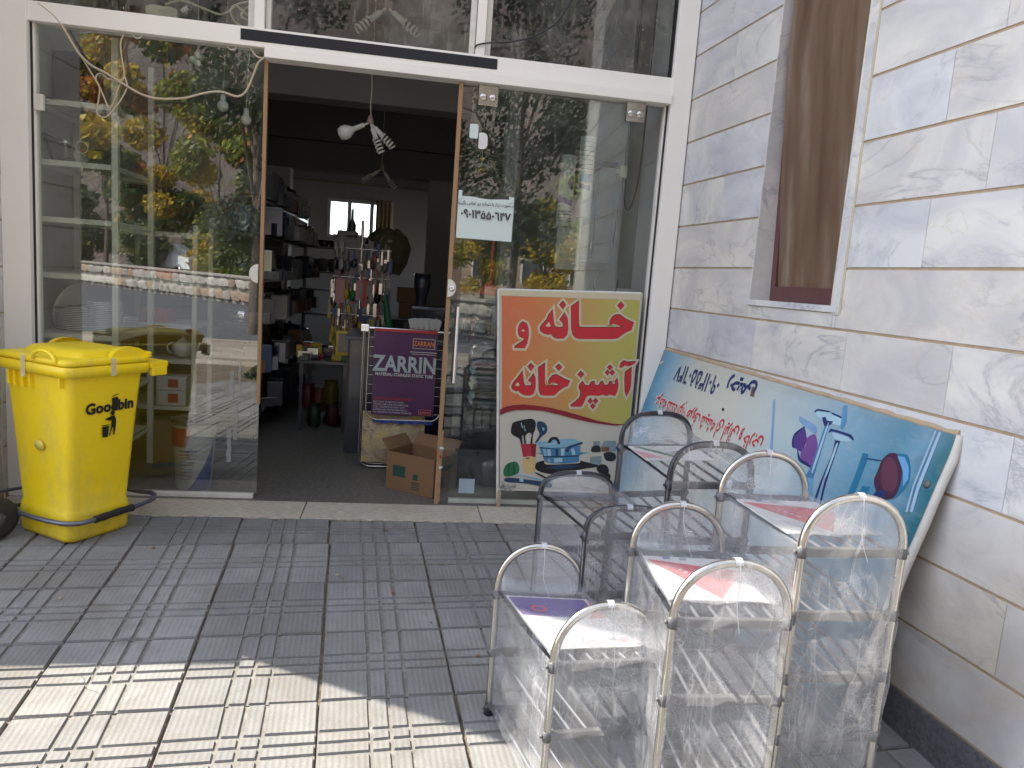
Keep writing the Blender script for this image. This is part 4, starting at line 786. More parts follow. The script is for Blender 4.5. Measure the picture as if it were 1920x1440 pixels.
q = NB('clear_packing_tape'); q.base((.75, .70, .50)); q.b.inputs['Roughness'].default_value = .2; q.b.inputs['Alpha'].default_value = .45; M['ptape'] = q.m
M['tape'] = S('brown_tape_ink', (.12, .09, .05), .45)
ob('tape', MB().box(-.06, -.025, -.2295, -.2290, .80, .905), M['ptape'], bn, local=True); ob('tape', MB().box(.2825, .283, .0, .028, .82, .905), M['ptape'], bn, local=True)
# lettering on the right-hand side (+x face); text plane leans with the face
def side(u, v, h): # u along depth, v height
    t = v/.85; w, d, cy = sec(t); return (w/2+.0015+h, u, v)
nrm = Vector((1, 0, -.044))
T4 = frame((.2440, -.082, .655), (0, 1, .035), (.0706, 0, 1))
bk1 = text_mb('Goodbin', .074, T4 @ Matrix.Translation((.105, -.018, 0)), squash=1.0, bold=.0030)
b2 = Matrix.Translation((.105, -.018, 0))
tb = MB().add([tuple(v) for v in bk1.v], bk1.f)
def sg(pts, z): 
    tb.add([T4 @ Vector((u, v, .0006)) for u, v in pts], [tuple(range(len(pts)))])
sg([(.118, -.012), (.142, -.012), (.149, .047), (.113, .047)], 0); sg([(.115, .052), (.150, .060), (.150, .064), (.115, .056)], 0)
ob('lettering', tb, M['blackprint'], bn, local=True)
pic = MB(); T5 = frame((.2335, -.012, .512), (0, 1, .0), (.0706, 0, 1))
def pp(pts): pic.add([T5 @ Vector((u, v, .0006)) for u, v in pts], [tuple(range(len(pts)))])
pp([(0, 0), (.028, 0), (.033, .055), (-.005, .055)]); pp([(-.007, .058), (.035, .058), (.035, .062), (-.007, .062)])
pp([(.05+.012*math.cos(a), .118+.012*math.sin(a)) for a in [6.283*k/14 for k in range(14)]])
pp([(.038, .102), (.060, .105), (.070, .085), (.071, .052), (.064, .005), (.058, .005), (.056, .045), (.050, .045), (.040, .003), (.034, .003), (.044, .05), (.046, .085), (.012, .093), (.010, .088), (.038, .08)])
ob('litter_symbol', pic, M['blackprint'], bn, local=True)
ob('badge', MB().lathe([(.0001, .0), (.034, .0), (.034, .003), (.0001, .003)], 20, M4=frame((.01, -.1905, .47), (1, 0, 0), (0, -.038, 1)) @ Matrix.Diagonal((1.1, .72, .4, 1))), S('faded_badge', (.72, .58, .10), .4), bn, local=True)

# ================================================================ HAND TRUCK lying round the bin
ht = thing('hand_truck', 'grey tubular hand truck lying on the ground around the bin, with a black foam grip', 'hand truck', (-1.62, -.6, -.02))
P = smooth_path([(-1.96, -.615, .115), (-1.903, -.645, .112), (-1.77, -.722, .10), (-1.648, -.790, .10), (-1.565, -.822, .10), (-1.495, -.800, .10), (-1.440, -.712, .10), (-1.400, -.630, .10), (-1.348, -.535, .10), (-1.315, -.455, .10), (-1.292, -.385, .105), (-1.325, -.315, .11), (-1.40, -.29, .11), (-1.50, -.24, .11)], 4)
ob('frame_tube', MB().tube(P, .0125, 10), M['tubegrey'], ht)
G_ = smooth_path([(-1.460, -.750, .10), (-1.440, -.712, .10), (-1.400, -.630, .10), (-1.352, -.545, .10)], 4)
ob('foam_grip', MB().tube(G_, [.0185+.0012*math.sin(k*1.7) for k in range(len(G_))], 12), M['rubber'], ht)
ob('axle', MB().tube([(-2.08, -.60, .10), (-1.88, -.74, .10)], .009, 8), M['tubegrey'], ht)
ax = Vector((.82, -.57, 0)).normalized()
for (cx, cy, nm) in ((-1.915, -.755, 0), (-2.105, -.62, 1)):
    W4 = frame((cx, cy, .092 if not nm else .10), ax.cross(Vector((0, 0, 1))), (0, 0, 1))
    wh = ob('wheel', MB().lathe([(.04, -.024), (.082, -.024), (.102, -.018), (.108, 0), (.102, .018), (.082, .024), (.04, .024)], 30, M4=W4), M['rubber'], ht)
    hb = MB().lathe([(.0001, .02), (.018, .024), (.022, .012), (.07, .010), (.078, .018), (.078, -.018), (.0001, -.018)], 24, M4=W4)
    ob('hub', hb, S('dark_blue_grey_hub', (.035, .045, .065), .4), wh, loc=(0, 0, 0)) if False else ob('hub', hb, M['greyplastic'], wh)
ob('back_strut', MB().tube([(-2.105, -.50, .12), (-2.06, -.42, .05), (-1.98, -.33, .03)], .011, 8).tube([(-2.05, -.46, .14), (-1.9, -.30, .14)], .009, 8), M['tubegrey'], ht)
one('cord', 'thin white cord hanging down the marble edge behind the bin', 'cord', MB().tube([(-2.150, -.16, .98), (-2.152, -.18, .6), (-2.150, -.20, .3), (-2.13, -.22, .0)], .0035, 6), M['cabley'])

# ================================================================ BANNER STAND
bs = thing('banner_stand', 'upright orange and yellow printed banner with red Persian lettering against the right glass', 'banner', (1.06, -.06, 0))
BX, BY = .704, -.062
KX = (4.580+BY)/(4.580-.03)
def bmap(u, v, h=0.): return ((BX+u)*KX, BY-h, 1.45+(v-1.45)*KX)
# backing sheet with the printed ground: orange to yellow above, cream below
q = NB('banner_print'); v = q.tc(); sx = q.N('ShaderNodeSeparateXYZ'); q.l.new(v, sx.inputs[0])
bend = q.math('ADD', sx.outputs[0], q.math('MULTIPLY', q.noise(v, 2.2, 2, .5), .30))
col = q.ramp(q.math('ADD', q.math('MULTIPLY', bend, 1.0), .36), [(.05, (.58, .125, .05)), (.30, (.56, .19, .06)), (.52, (.50, .27, .08)), (.74, (.45, .36, .09)), (1.0, (.42, .42, .08))])
stp = q.N('ShaderNodeTexWave', wave_type='BANDS', bands_direction='X'); stp.inputs['Scale'].default_value = 34; q.l.new(v, stp.inputs[0])
col = q.mix(q.math('MULTIPLY', stp.outputs['Fac'], .10), col, (.42, .30, .14)); col = q.mix(q.ramp(q.noise(v, 7, 5, .7), [(.5, 0), (.8, .3)]), col, (.42, .30, .20)); q.base(col); q.b.inputs['Roughness'].default_value = .5
q.bump(q.noise(v, 3, 3, .5), .25, .02); M['banner'] = q.m
def edge_l(v): return -.0987+(1.3802-v)/(1.3802-.114)*.0905
def edge_r(v): return .8124
def sheet(u, w):
    v = .114+w*(1.3802-.114); x = edge_l(v)+u*(edge_r(v)-edge_l(v)); vv = v+.035*u*w
    X, Y_, Z_ = bmap(x, vv, 0); return (X, BY-.0035*math.sin(u*9+v*3)*0, Z_)
ob('backing', MB().grid(sheet, 12, 16).add([bmap(edge_l(.114), .114, -.018), bmap(.8124, .114, -.018), bmap(.8124, 1.415, -.018), bmap(-.0987, 1.380, -.018)], [(3, 2, 1, 0)]), M['cream'], bs)
swt = [tuple(p) for p in BAN_SWTOP]
u0 = edge_l(1.37)+.028
topsheet = [(-.084, 1.343)]+[(edge_l(.9)+.014, .9)]+[(max(u, edge_l(v)+.012), v) for u, v in swt]+[(.806, 1.375)]
cl = fillpoly([topsheet], .0015, bmap); ob('printed_ground', cl, M['banner'], bs)
ob('top_hem', MB().add([bmap(-.095, 1.345, .002), bmap(.81, 1.376, .002), bmap(.8124, 1.415, .002), bmap(-.0987, 1.380, .002)], [(0, 1, 2, 3)]), M['halo'], bs)
for (o1, o2) in BAN_TEXT:
    pass
halo = MB(); red = MB(); dk = MB()
for (o1, o2) in BAN_TEXT:
    jk = BAN_TEXT.index((o1, o2))*.00003
    h_ = fillpoly([o1], .0026+jk, bmap, offset=.016); halo.add(h_.v, h_.f)
    h_ = fillpoly([o1], .0034+jk, bmap, offset=.0024); dk.add([(x-.0012, y, z+.0018) for x, y, z in h_.v], h_.f)
    lo = [o1]+([o2] if o2 else []); h_ = fillpoly([o1], .0044+jk, bmap); red.add(h_.v, h_.f)
    if o2: h2 = fillpoly([o2], .0054, bmap); ob('letter_counter', h2, M['halo'], bs)
ob('letter_glow', halo, M['halo'], bs); ob('letter_outline', dk, M['blackprint'], bs); ob('lettering', red, M['redprint'], bs)
ob('wave_band', fillpoly([[tuple(p) for p in BAN_SW]], .0058, bmap), M['darkred'], bs)
kmap = dict(black='blackprint', ink='ink', red='red', cream='creamp', green='greenp', steel='steelp', steelb='steelb', jar='jar', brown='brown')
for k, (c, pts) in enumerate(BAN_KIT): ob('kitchen_picture', fillpoly([rounded([tuple(p) for p in pts]) if c in ('black', 'ink', 'green', 'cream', 'steel', 'steelb') else [tuple(p) for p in pts]], .0020+.0001*k, bmap), M[kmap[c]], bs)
M['darkg'] = S('dark_green_ink2', (.01, .07, .03), .45); M['redd'] = S('deep_red_ink', (.22, .015, .025), .45)
for k, (c, pts) in enumerate(BAN_KIT2): ob('kitchen_picture', fillpoly([[tuple(p) for p in pts]], .0043+.00004*k, bmap), M[c], bs)
def bq(pts, m_, nm='print_highlight', k=.0095): ob(nm, fillpoly([pts], k, bmap), M[m_], bs)
def z3(a, b): return (BANX(a), BANZ(b))
fr = MB()
for (u1, v1, u2, v2, r) in ((edge_l(.114)-.004, 0.0, edge_l(1.38)-.004, 1.385, .011), (.813, .0, .813, 1.42, .011)):
    a = bmap(u1, v1, -.012); b = bmap(u2, v2, -.012); fr.tube([a, b], r, 6)
fr.tube([bmap(-.0987, 1.378, -.012), bmap(.8124, 1.418, -.012)], .010, 6); fr.tube([bmap(-.01, .105, -.012), bmap(.8124, .105, -.012)], .010, 6)
ob('frame', fr, M['alu_worn'], bs)
ob('leg_foot', MB().bbox(bmap(-.012, 0)[0]-.011, bmap(-.012, 0)[0]+.014, BY-.004, BY+.026, .0, .105, .002), S('rust_stained_wood', (.40, .28, .20), .8, var=.3, scale=14), bs)
rg = MB(); rnd = random.Random(4)
for k in range(26):
    u = .0+rnd.random()*.11*(rnd.random()); v = .135+rnd.uniform(-.025, .018)-u*.25; a = rnd.uniform(0, 3.1)
    p = Vector(bmap(u, v, .004+rnd.uniform(0, .012))); e = Vector((math.cos(a), 0, math.sin(a)))*rnd.uniform(.008, .022); f_ = Vector((-math.sin(a), -.5, math.cos(a)))*rnd.uniform(.003, .009)
    rg.add([p-e, p+f_, p+e, p-f_], [(0, 1, 2, 3)])
ob('frayed_corner', rg, M['cloth'], bs)

# ================================================================ LEANING SIGNBOARD
TL, TR, BL, BR = Vector((1.690, -.075, 1.073)), Vector((1.868, -2.41, 1.040)), Vector((1.37, -.085, -.035)), Vector((1.635, -2.314, -.063))
ln = thing('leaning_signboard', 'faded blue printed signboard standing upside down against the marble wall', 'signboard', (1.6, -1.2, -.04))
def bil(u, v): return TL*(1-u)*(1-v)+TR*u*(1-v)+BL*(1-u)*v+BR*u*v
BN = (TR-TL).cross(BL-TL).normalized()
if BN.x > 0: BN = -BN
def lmap(u, v, h=0.): return tuple(bil(u, v)+BN*h)
q = NB('faded_blue_print'); v = q.tc(out='UV'); sx = q.N('ShaderNodeSeparateXYZ'); q.l.new(v, sx.inputs[0])
wob = q.math('ADD', sx.outputs[0], q.math('MULTIPLY', q.math('SUBTRACT', q.noise(v, 3.5, 4, .6), .5), .14))
col = q.ramp(wob, [(0, (.04, .20, .32)), (.05, (.15, .33, .47)), (.12, (.36, .45, .47)), (.21, (.50, .51, .45)), (.42, (.52, .52, .45)), (.54, (.46, .51, .49)), (.66, (.36, .46, .49)), (.79, (.19, .34, .44)), (.90, (.07, .22, .32)), (.945, (.14, .28, .39)), (1.0, (.02, .13, .17))])
top = q.ramp(sx.outputs[1], [(0, .55), (.05, .25), (.16, 0)]); col = q.mix(q.math('MULTIPLY', top, q.ramp(q.noise(v, 14, 5, .7), [(.35, .2), (.7, 1)])), col, (.20, .23, .22))
col = q.mix(q.ramp(q.noise(v, 22, 6, .7), [(.5, 0), (.85, .4)]), col, (.45, .45, .42)); q.base(col); q.b.inputs['Roughness'].default_value = .38; q.bump(q.noise(v, 6, 3, .5), .12, .02); M['board'] = q.m
def sag(u, v): return .006*math.sin(v*math.pi)*math.sin(u*math.pi)
nb_ = MB().grid(lambda u, v: lmap(u, v, .0), 30, 16)
o = ob('printed_sheet', nb_, M['board'], ln)
uvl = o.data.uv_layers.new(name='UVMap')
for li, l in enumerate(o.data.loops):
    i = l.vertex_index % 31; j = l.vertex_index//31; uvl.data[li].uv = (i/30, j/16)
bf = MB()
ob('backing', MB().add([lmap(0, 0, -.002), lmap(1, 0, -.002), lmap(1, 1, -.002), lmap(0, 1, -.002), lmap(0, 0, -.03), lmap(1, 0, -.03), lmap(1, 1, -.03), lmap(0, 1, -.03)], [(0, 1, 2, 3), (7, 6, 5, 4), (0, 4, 5, 1), (1, 5, 6, 2), (2, 6, 7, 3), (3, 7, 4, 0)]), M['cream'], ln)
rim = MB().tube([lmap(1.0, -.004, -.014)]+[lmap(1.004+.0006*math.sin(k*2), k/14, -.014) for k in range(1, 14)]+[lmap(1.002, 1.0, -.014)], .0155, 8)
M['white_border'] = S('dirty_white_border', (.56, .53, .48), .7, var=.12, scale=15)
ob('folded_edge', rim, M['white_border'], ln)
M['tan_tape'] = S('tan_tape', (.40, .30, .19), .7, var=.2, scale=12)
tt = [lmap(k/40, -.006+.002*math.sin(k*3.1), -.012) for k in range(41)]
ob('folded_edge', MB().tube(tt, [.013+.002*math.sin(k*1.9) for k in range(41)], 8), M['tan_tape'], ln, label='tan taped top edge')
amap = dict(purple='violet', purple2='violet2', black='blackprint')
for k, (c, pts) in enumerate(BRD_ART):
    if c in ('navyblur',): continue
    if min(p[1] for p in pts) < 0: pts = [(p[0], max(.004, p[1])) for p in pts]
    ob('printed_picture', fillpoly([rounded([tuple(p) for p in pts]) if c in ('purple', 'purple2', 'wine', 'wine2', 'pale', 'blur', 'navy') or (c == 'teal' and len(pts) > 7) else [tuple(p) for p in pts]], .0006+.00005*k, lmap), M[amap.get(c, c)], ln)
ob('bolt_head', MB().lathe([(.0001, .006), (.012, .006), (.016, .002), (.016, 0)], 14, M4=frame(lmap(.985, .167, .001), (TR-TL), (BL-TL)) @ Matrix.Rotation(math.pi, 4, 'X')), M['greyplastic'], ln)
ex = (TR-TL).normalized(); ey = (BL-TL).normalized()
def btext(body, u, v, size, mat, squash, bold, slope=0., off=.0030, nm='lettering', align='LEFT', width=1.0):
    # text printed upside down: reads from the right end towards the left end, following the board's surface
    tb_ = text_mb(body, size, Matrix.Identity(4), align=align, squash=squash, bold=bold)
    x0_ = min(p[0] for p in tb_.v); kx = width/(max(p[0] for p in tb_.v)-x0_)
    tb_.v = [lmap(u-(x-x0_)*kx/2.387, v+y/1.16, off) for x, y, z in tb_.v]
    ob(nm, tb_, M[mat], ln)
rv = lambda s_: ''.join(reversed(s_))
M['navytext'] = M['navy']
btext('۰۹۰۱۳۵۵۰۶۴۷'.replace('۶', '٦'), .338, .050, .152, 'navy', .60, .0020, 0, width=.54)
btext(rv('ﺭﺣﯿﻤﯽ'), .484, .046, .14, 'navy', .86, .0040, 0, width=.275)
rs = rv('ﻋﺮﺿﻪ ﮐﻨﻨﺪﻩ ﺍﻧﻮﺍﻉ ﻇﺮﻭﻑ ﺷﯿﺸﻪ ﺍﯼ ﺍﯾﺮﺍﻧﯽ ﻭ ﺧﺎﺭﺟﯽ')
btext(rs, .572, .250, .112, 'whiteprint', .76, .0055, 0, .0026, 'letter_glow', width=1.225); btext(rs, .572, .250, .112, 'redprint', .76, .0016, 0, .0032, width=1.21)
one('rag_tie', 'short white rag tied round the upper left corner of the leaning signboard', 'tie', MB().tube([(1.675, -.12, 1.0), (1.66, -.10, .985), (1.70, -.07, 1.0)], .008, 6), M['white_border'])

# ================================================================ SHOE RACKS wrapped in film
TUBER = .0115
def rack(label, RL, RR, FL, FR, zb, drop, nlev, ztop, metal, black, tent, card, group, seed):
    cxm = sum(p[0] for p in (RL, RR, FL, FR))/4; cym = sum(p[1] for p in (RL, RR, FL, FR))/4
    rnd = random.Random(seed)
    root = thing('shoe_rack', label, 'shoe rack', (cxm, cym, gz(cym)), 0, group)
    tm = M['blacktube'] if black else M['steel']; bm_ = M['darkplastic'] if black else M['greyplastic']
    levels = [zb-drop*k for k in range(nlev)]
    def arch(A_, B_, squ=.62):
        A_ = Vector(A_); B_ = Vector(B_); g0_ = gz(A_.y)+.0; P = []
        zc = zb+.012
        for z in (gz(A_.y)+.02, (zb+g0_)/2, zc): P.append((A_.x, A_.y, z))
        c = (A_+B_)/2; hw = (B_-A_)/2; e = .94 if not black else .72
        for k in range(1, 24):
            a = math.pi*(1-k/24); ca = math.cos(a); sa = math.sin(a)
            sgn = 1 if ca > 0 else -1
            P.append((c.x+hw.x*sgn*abs(ca)**e, c.y+hw.y*sgn*abs(ca)**e, zc+(ztop-zc)*abs(sa)**e if e < 1 else 0))
        for z in (zc, (zb+g0_)/2, gz(B_.y)+.02): P.append((B_.x, B_.y, z))
        return P
    frames = []
    for (A_, B_) in ((RL, RR), (FL, FR)):
        P = arch((A_[0], A_[1]), (B_[0], B_[1])); frames.append(P)
        fo = ob('end_frame', MB().tube(P, TUBER, 12), tm, root)
        for q_ in (A_, B_): ob('foot', MB().lathe([(.0001, -.001), (.017, 0), (.0165, .03), (.0135, .034), (.012, .05)], 12, c=(q_[0], q_[1], gz(q_[1]))), M['darkplastic'], fo)
    for k, z in enumerate(levels):
        for (A_, B_) in ((RL, RR), (FL, FR)):
            a = Vector((A_[0], A_[1], z)); b = Vector((B_[0], B_[1], z)); d = (b-a).normalized()
            cb = MB(); Fm = frame(a, d, (0, 0, 1)); L = (b-a).length
            cb.bbox(-.004, L+.004, -.012, .012, -.010, .010, .0045, M4=Fm)
            for x in (0, L): cb.lathe([(.0115, -.015), (.0148, -.014), (.0148, .014), (.0115, .015)], 14, M4=Matrix.Translation(Fm @ Vector((x, 0, 0))))
            for x in (-.017, L+.017): cb.sphere(tuple(Fm @ Vector((x, 0, 0))), .006, 8)
            ob('crossbar', cb, bm_, root)
        shf = None
        n = 6 if not black else 5
        for r_ in range(n):
            t = (r_+.5)/n; a = Vector((RL[0]+(RR[0]-RL[0])*t, RL[1]+(RR[1]-RL[1])*t, z)); b = Vector((FL[0]+(FR[0]-FL[0])*t, FL[1]+(FR[1]-FL[1])*t, z))
            ob('shelf_rod', MB().tube([a, b], .0052, 8), M['rod'] if not black else M['blacktube'], root)
        for (a, b) in ((RL, FL), (RR, FR)):
            pass
    # printed insert lying on the upper shelf
    def cmap(u, w, h=0.):   # u across, w front..rear  (0 = rear)
        a = Vector((RL[0], RL[1]))*(1-u)*(1-w)+Vector((RR[0], RR[1]))*u*(1-w)+Vector((FL[0], FL[1]))*(1-u)*w+Vector((FR[0], FR[1]))*u*w
        return (a.x, a.y, zb+.014+h)
    if card:
        cd = MB(); w0, w1 = card['span']; cd.add([cmap(.05, w0), cmap(.97, w0), cmap(.97, w1), cmap(.05, w1), cmap(.05, w0, .003), cmap(.97, w0, .003), cmap(.97, w1, .003), cmap(.05, w1, .003)], [(3, 2, 1, 0), (4, 5, 6, 7), (0, 1, 5, 4), (1, 2, 6, 5), (2, 3, 7, 6), (3, 0, 4, 7)])
        co = ob('printed_card', cd, M['whiteprint'], root)
        for k, (m_, pts) in enumerate(card['art']):
            ob('print', fillpoly([pts], .0036+.0003*k, lambda u, v, h: cmap(u, v, h)), M[m_], co)
    # film
    fm = MB(); c3 = Vector((cxm, cym, 0)); off = .016
    def push(p, k=1.0, amp=.007):
        p = Vector(p); dv = Vector((p.x-cxm, p.y-cym, 0)); dl = dv.length+1e-6
        nz = noise.noise(p*11+Vector((seed, 0, 0)))*amp+noise.noise(p*20+Vector((0, seed, 0)))*amp*.35
        return p+dv/dl*(off*k+nz)+Vector((0, 0, nz*.6))
    def topz(t, lo=0.): 
        # height of the arch above position t across
        s_ = abs(2*t-1); e = .94 if not black else .72
        ca = min(1., s_)**(1/e); return zb+.012+(ztop-zb-.012+.012)*(max(0., 1-ca*ca)**.5)**e
    zlow = lambda p: gz(p[1])+.045+.03*noise.noise(Vector((p[0]*9, p[1]*9, seed)))
    for (A_, B_, s_) in ((RL, RR, -1), (FL, FR, 1)):
        def ff(u, v):
            x = A_[0]+(B_[0]-A_[0])*u; y = A_[1]+(B_[1]-A_[1])*u; z0 = zlow((x, y)); z1 = topz(u)
            z = z0+(z1-z0)*v; ny = Vector((0, -1 if s_ > 0 else 1, 0))*.014
            bul = .010*math.sin(u*math.pi)*math.sin(min(1, v)*math.pi*nlev)**2
            nz = noise.noise(Vector((x*14, z*7, seed)))*.008+noise.noise(Vector((x*26, z*14, seed+3)))*.0015
            return (x, y+(ny.y)+(nz-bul)*(-1 if s_ > 0 else 1)*(-1), z)
        fm.grid(ff, 40, 60)
    for (A_, B_) in ((RL, FL), (RR, FR)):
        def ff(u, v, A_=A_, B_=B_):
            x = A_[0]+(B_[0]-A_[0])*u; y = A_[1]+(B_[1]-A_[1])*u; z0 = zlow((x, y)); z1 = zb+.02+(0 if not tent else .0)
            z = z0+(z1-z0)*v; p = push((x, y, z)); p.x += .014*math.sin(u*math.pi)*math.sin(v*math.pi*nlev)**2*(-1 if A_ is RR else 1)*.6
            return tuple(p)
        fm.grid(ff, 44, 50)
    # top skin between the two arches
    def ft_(u, v):
        a = cmap(u, v); zz = topz(u); mid = (.30 if tent else .0)
        sagk = 4*v*(1-v)
        end = min(1, 10*min(v, 1-v)); 
        z = zz*(1-sagk**.6*(1-.0)) + (zb+.03+ (mid*(zz-zb)))*sagk**.6 if tent else (zb+.026+ (zz-zb-.026)*max(0, 1-8*min(v, 1-v))**2)
        nz = noise.noise(Vector((a[0]*12, a[1]*9, seed)))*.009+noise.noise(Vector((a[0]*24, a[1]*18, seed)))*.0025
        return (a[0], a[1], z+nz)
    fm.grid(ft_, 30, 50)
    ob('plastic_wrap', fm, M['film'], root)
    # weld seam of the bag over each arch
    for P in frames:
        i = len(P)//2; a = Vector(P[i]); 
        sm = MB(); w_ = .010; sm.grid(lambda u, v: (a.x+(u-.5)*2*w_, a.y-.016*math.cos(v*math.pi), a.z+.0145*math.sin(v*math.pi)), 1, 8); ob('weld_seam', sm, M['seam'], root)
        if not black:
            y_ = a.y-.02 if P is frames[1] else a.y-.018
            pth = smooth_path([(a.x, a.y-.018, a.z+.008), (a.x+.003, a.y-.020, a.z-.05), (a.x+.012+rnd.uniform(-.01, .01), a.y-.021, a.z-.11), (a.x+.05*rnd.uniform(.3, 1), a.y-.02, zb-.02)], 4)
            ob('weld_seam', MB().tube(pth, .0012, 4), M['seam'], root)
    return root
q = NB('film_seam'); q.base((.75, .77, .82)); q.b.inputs['Alpha'].default_value = .5; q.b.inputs['Roughness'].default_value = .25; M['seam'] = q.m
cardA = dict(span=(.16, .80), art=[('redprint', [(.08, .22), (.60, .30), (.95, .34), (.95, .40), (.55, .78), (.08, .24)]), ('bluep', [(.25, .17), (.33, .165), (.33, .20), (.25, .205)]), ('jar', [(.42, .18), (.50, .175), (.50, .215), (.42, .22)])]
             + [('whiteprint', [(.34+.03*k, .36+.045*k), (.37+.03*k, .36+.045*k), (.37+.03*k, .385+.045*k), (.34+.03*k, .385+.045*k)]) for k in range(4)] + [('pinkp', [(.22+.03*k, .335+.045*k), (.31+.03*k, .35+.045*k), (.31+.03*k, .358+.045*k), (.22+.03*k, .343+.045*k)]) for k in range(4)])
cardB = dict(span=(.10, .86), art=[('violet', [(.06, .12), (.92, .12), (.90, .30), (.70, .44), (.06, .40)]), ('redprint', [(.96, .12), (.96, .42), (.74, .46), (.90, .30)]),
    ('redprint', [(.30+.09*math.cos(a), .30+.05*math.sin(a)) for a in [6.283*k/20 for k in range(20)]]), ('violet', [(.30+.06*math.cos(a), .30+.03*math.sin(a)) for a in [6.283*k/20 for k in range(20)]]),
    ('redprint', [(.55+.11*math.cos(a), .78+.045*math.sin(a)) for a in [6.283*k/20 for k in range(20)]]), ('whiteprint', [(.55+.10*math.cos(a), .78+.04*math.sin(a)) for a in [6.283*k/20 for k in range(20)]]), ('blackprint', [(.52, .76), (.57, .76), (.58, .80), (.53, .80)]),
    ('greenp', [(.70, .75), (.80, .74), (.81, .76), (.72, .77)]), ('redprint', [(.76, .77), (.90, .74), (.95, .79), (.86, .79), (.80, .78)])])
cardC = dict(span=(.30, .98), art=[('violet', [(.04, .55), (.95, .62), (.96, .72), (.5, .68), (.04, .62)])])
G1 = 'silver shoe racks wrapped in clear film'; G2 = 'black shoe racks wrapped in clear film'
rack('lowest film-wrapped silver shoe rack with a purple and white card, nearest the open paving', (.382, -2.19), (.678, -2.225), (.482, -2.672), (.792, -2.648), .370, .214, 3, .550, 1, False, False, cardB, G1, 1)
rack('middle-height film-wrapped silver shoe rack with a red triangle card on top', (.778, -2.40), (1.070, -2.432), (.730, -2.890), (1.040, -2.898), .613, .214, 4, .775, 1, False, False, cardA, G1, 2)
rack('tallest film-wrapped silver shoe rack with five tiers, nearest the leaning signboard', (1.070, -2.375), (1.362, -2.385), (1.078, -2.860), (1.374, -2.856), .795, .178, 5, .946, 1, False, False, cardA, G1, 3)
rack('shorter film-wrapped black shoe rack just left of the taller black one', (.590, -1.805), (.888, -1.782), (.668, -2.235), (.962, -2.215), .600, .214, 4, .700, 1, True, True, None, G2, 4)
rack('taller film-wrapped black shoe rack with a pink and green print, before the signboard', (.902, -1.80), (1.215, -1.74), (.910, -2.325), (1.205, -2.305), .815, .195, 5, .955, 1, True, True,
     dict(span=(.08, .5), art=[('green', [(.1, .1), (.2, .1), (.6, .45), (.5, .46)]), ('pinkp', [(.05, .2), (.35, .45), (.05, .45)])]), G2, 5)
# ================================================================ CABLES AND SMALL THINGS ON THE FRONT
one('cable', 'long beige cable drooping across the front of the left glass', 'cable', MB().tube(smooth_path(CAB1, 4), .0062, 8), M['cable'])
one('cable', 'loop of thin beige cable hanging in front of the left shelves', 'cable', MB().tube(smooth_path([tuple(p) for p in CAB2], 3), .0046, 8), M['cable'])
one('cable', 'black cable curving across the upper right pane', 'cable', MB().tube(smooth_path([tuple(p) for p in CAB3], 5), .005, 8), M['cableb'])
one('cable', 'tangled cream cable coil behind the upper left pane', 'cable', MB().tube(smooth_path([tuple(p) for p in CAB4], 4), .006, 8), M['cabley'])
one('cable', 'short beige cable end where the long cable enters above the doorway', 'cable', MB().tube(smooth_path([tuple(p) for p in CAB5], 3), .005, 6), M['cable'])
jb = thing('junction_box', 'cream oval junction box behind the upper left pane', 'junction box', (-1.40, .06, 2.74))
ob('housing', MB().loft([[(-1.40+.09*math.cos(a)**3*0+(.085*(1 if math.cos(a) > 0 else -1)*abs(math.cos(a))**.5), .05+dy, 2.782+.036*(1 if math.sin(a) > 0 else -1)*abs(math.sin(a))**.5) for a in [6.283*k/24 for k in range(24)]] for dy in (.0, .05)]), M['cabley'], jb)
ob('plug', MB().tube([(-1.295, .05, 2.80), (-1.262, .05, 2.825)], .012, 8), M['white'], jb)
one('door_stop_block', 'small grey block fixed to the left post beside the top shelf', 'bracket', MB().bbox(-2.034, -1.985, -.03, -.001, 2.175, 2.262, .004), M['alu_worn'])
for k, (hx, hz) in enumerate(((-1.503, 2.624), (-1.005, 2.620))):
    one('ring_hook', ('left' if k == 0 else 'right') + ' small white ring hook under the header above the left pane', 'hook', MB().tube([(hx+.022*math.cos(a), -.02, hz+.006+.018*math.sin(a)) for a in [math.pi+math.pi*j/10 for j in range(11)]], .0035, 6), M['white'])
pn = thing('paper_notice', 'white paper notice with a handwritten style phone number taped to the right glass', 'notice', (.486, -.04, 1.8))
PX = .991
def pmap(u, v, h=0): return (.318*PX+u*.343*PX, -.0365-h, 1.45+(1.676-1.45)*PX+v*.248*PX)
ob('sheet', MB().grid(lambda u, v: (pmap(u, v)[0]-.001, pmap(u, v)[1]-.0015*math.sin(u*8)-.001, pmap(u, v)[2]+(.004*math.sin(u*9) if v > .99 else 0)), 12, 6), M['paper'], pn)
ob('tape', MB().box(.314, .336, -.0435, -.0425, 1.90, 1.955).box(.622, .652, -.0435, -.0425, 1.905, 1.94), M['paper'], pn)
F_ = frame(pmap(.5, .50, .008), (1, 0, -.015), (0, 0, 1)); ob('phone_number', text_mb('۰۹۰۱۳۵۵۰۶۴۷'.replace('۶', '٦'), .068, F_, squash=.92, bold=.0016), M['blackprint'], pn)
F_ = frame(pmap(.5, .83, .008), (1, 0, .02), (0, 0, 1)); ob('heading_line', text_mb(''.join(reversed('ﺩﺭ ﺻﻮﺭﺕ ﻧﯿﺎﺯ ﺑﺎ ﺷﻤﺎﺭﻩ ﺯﯾﺮ ﺗﻤﺎﺱ ﺑﮕﯿﺮﯾﺪ')), .026, F_, squash=.86, bold=.0003), M['blackprint'], pn)
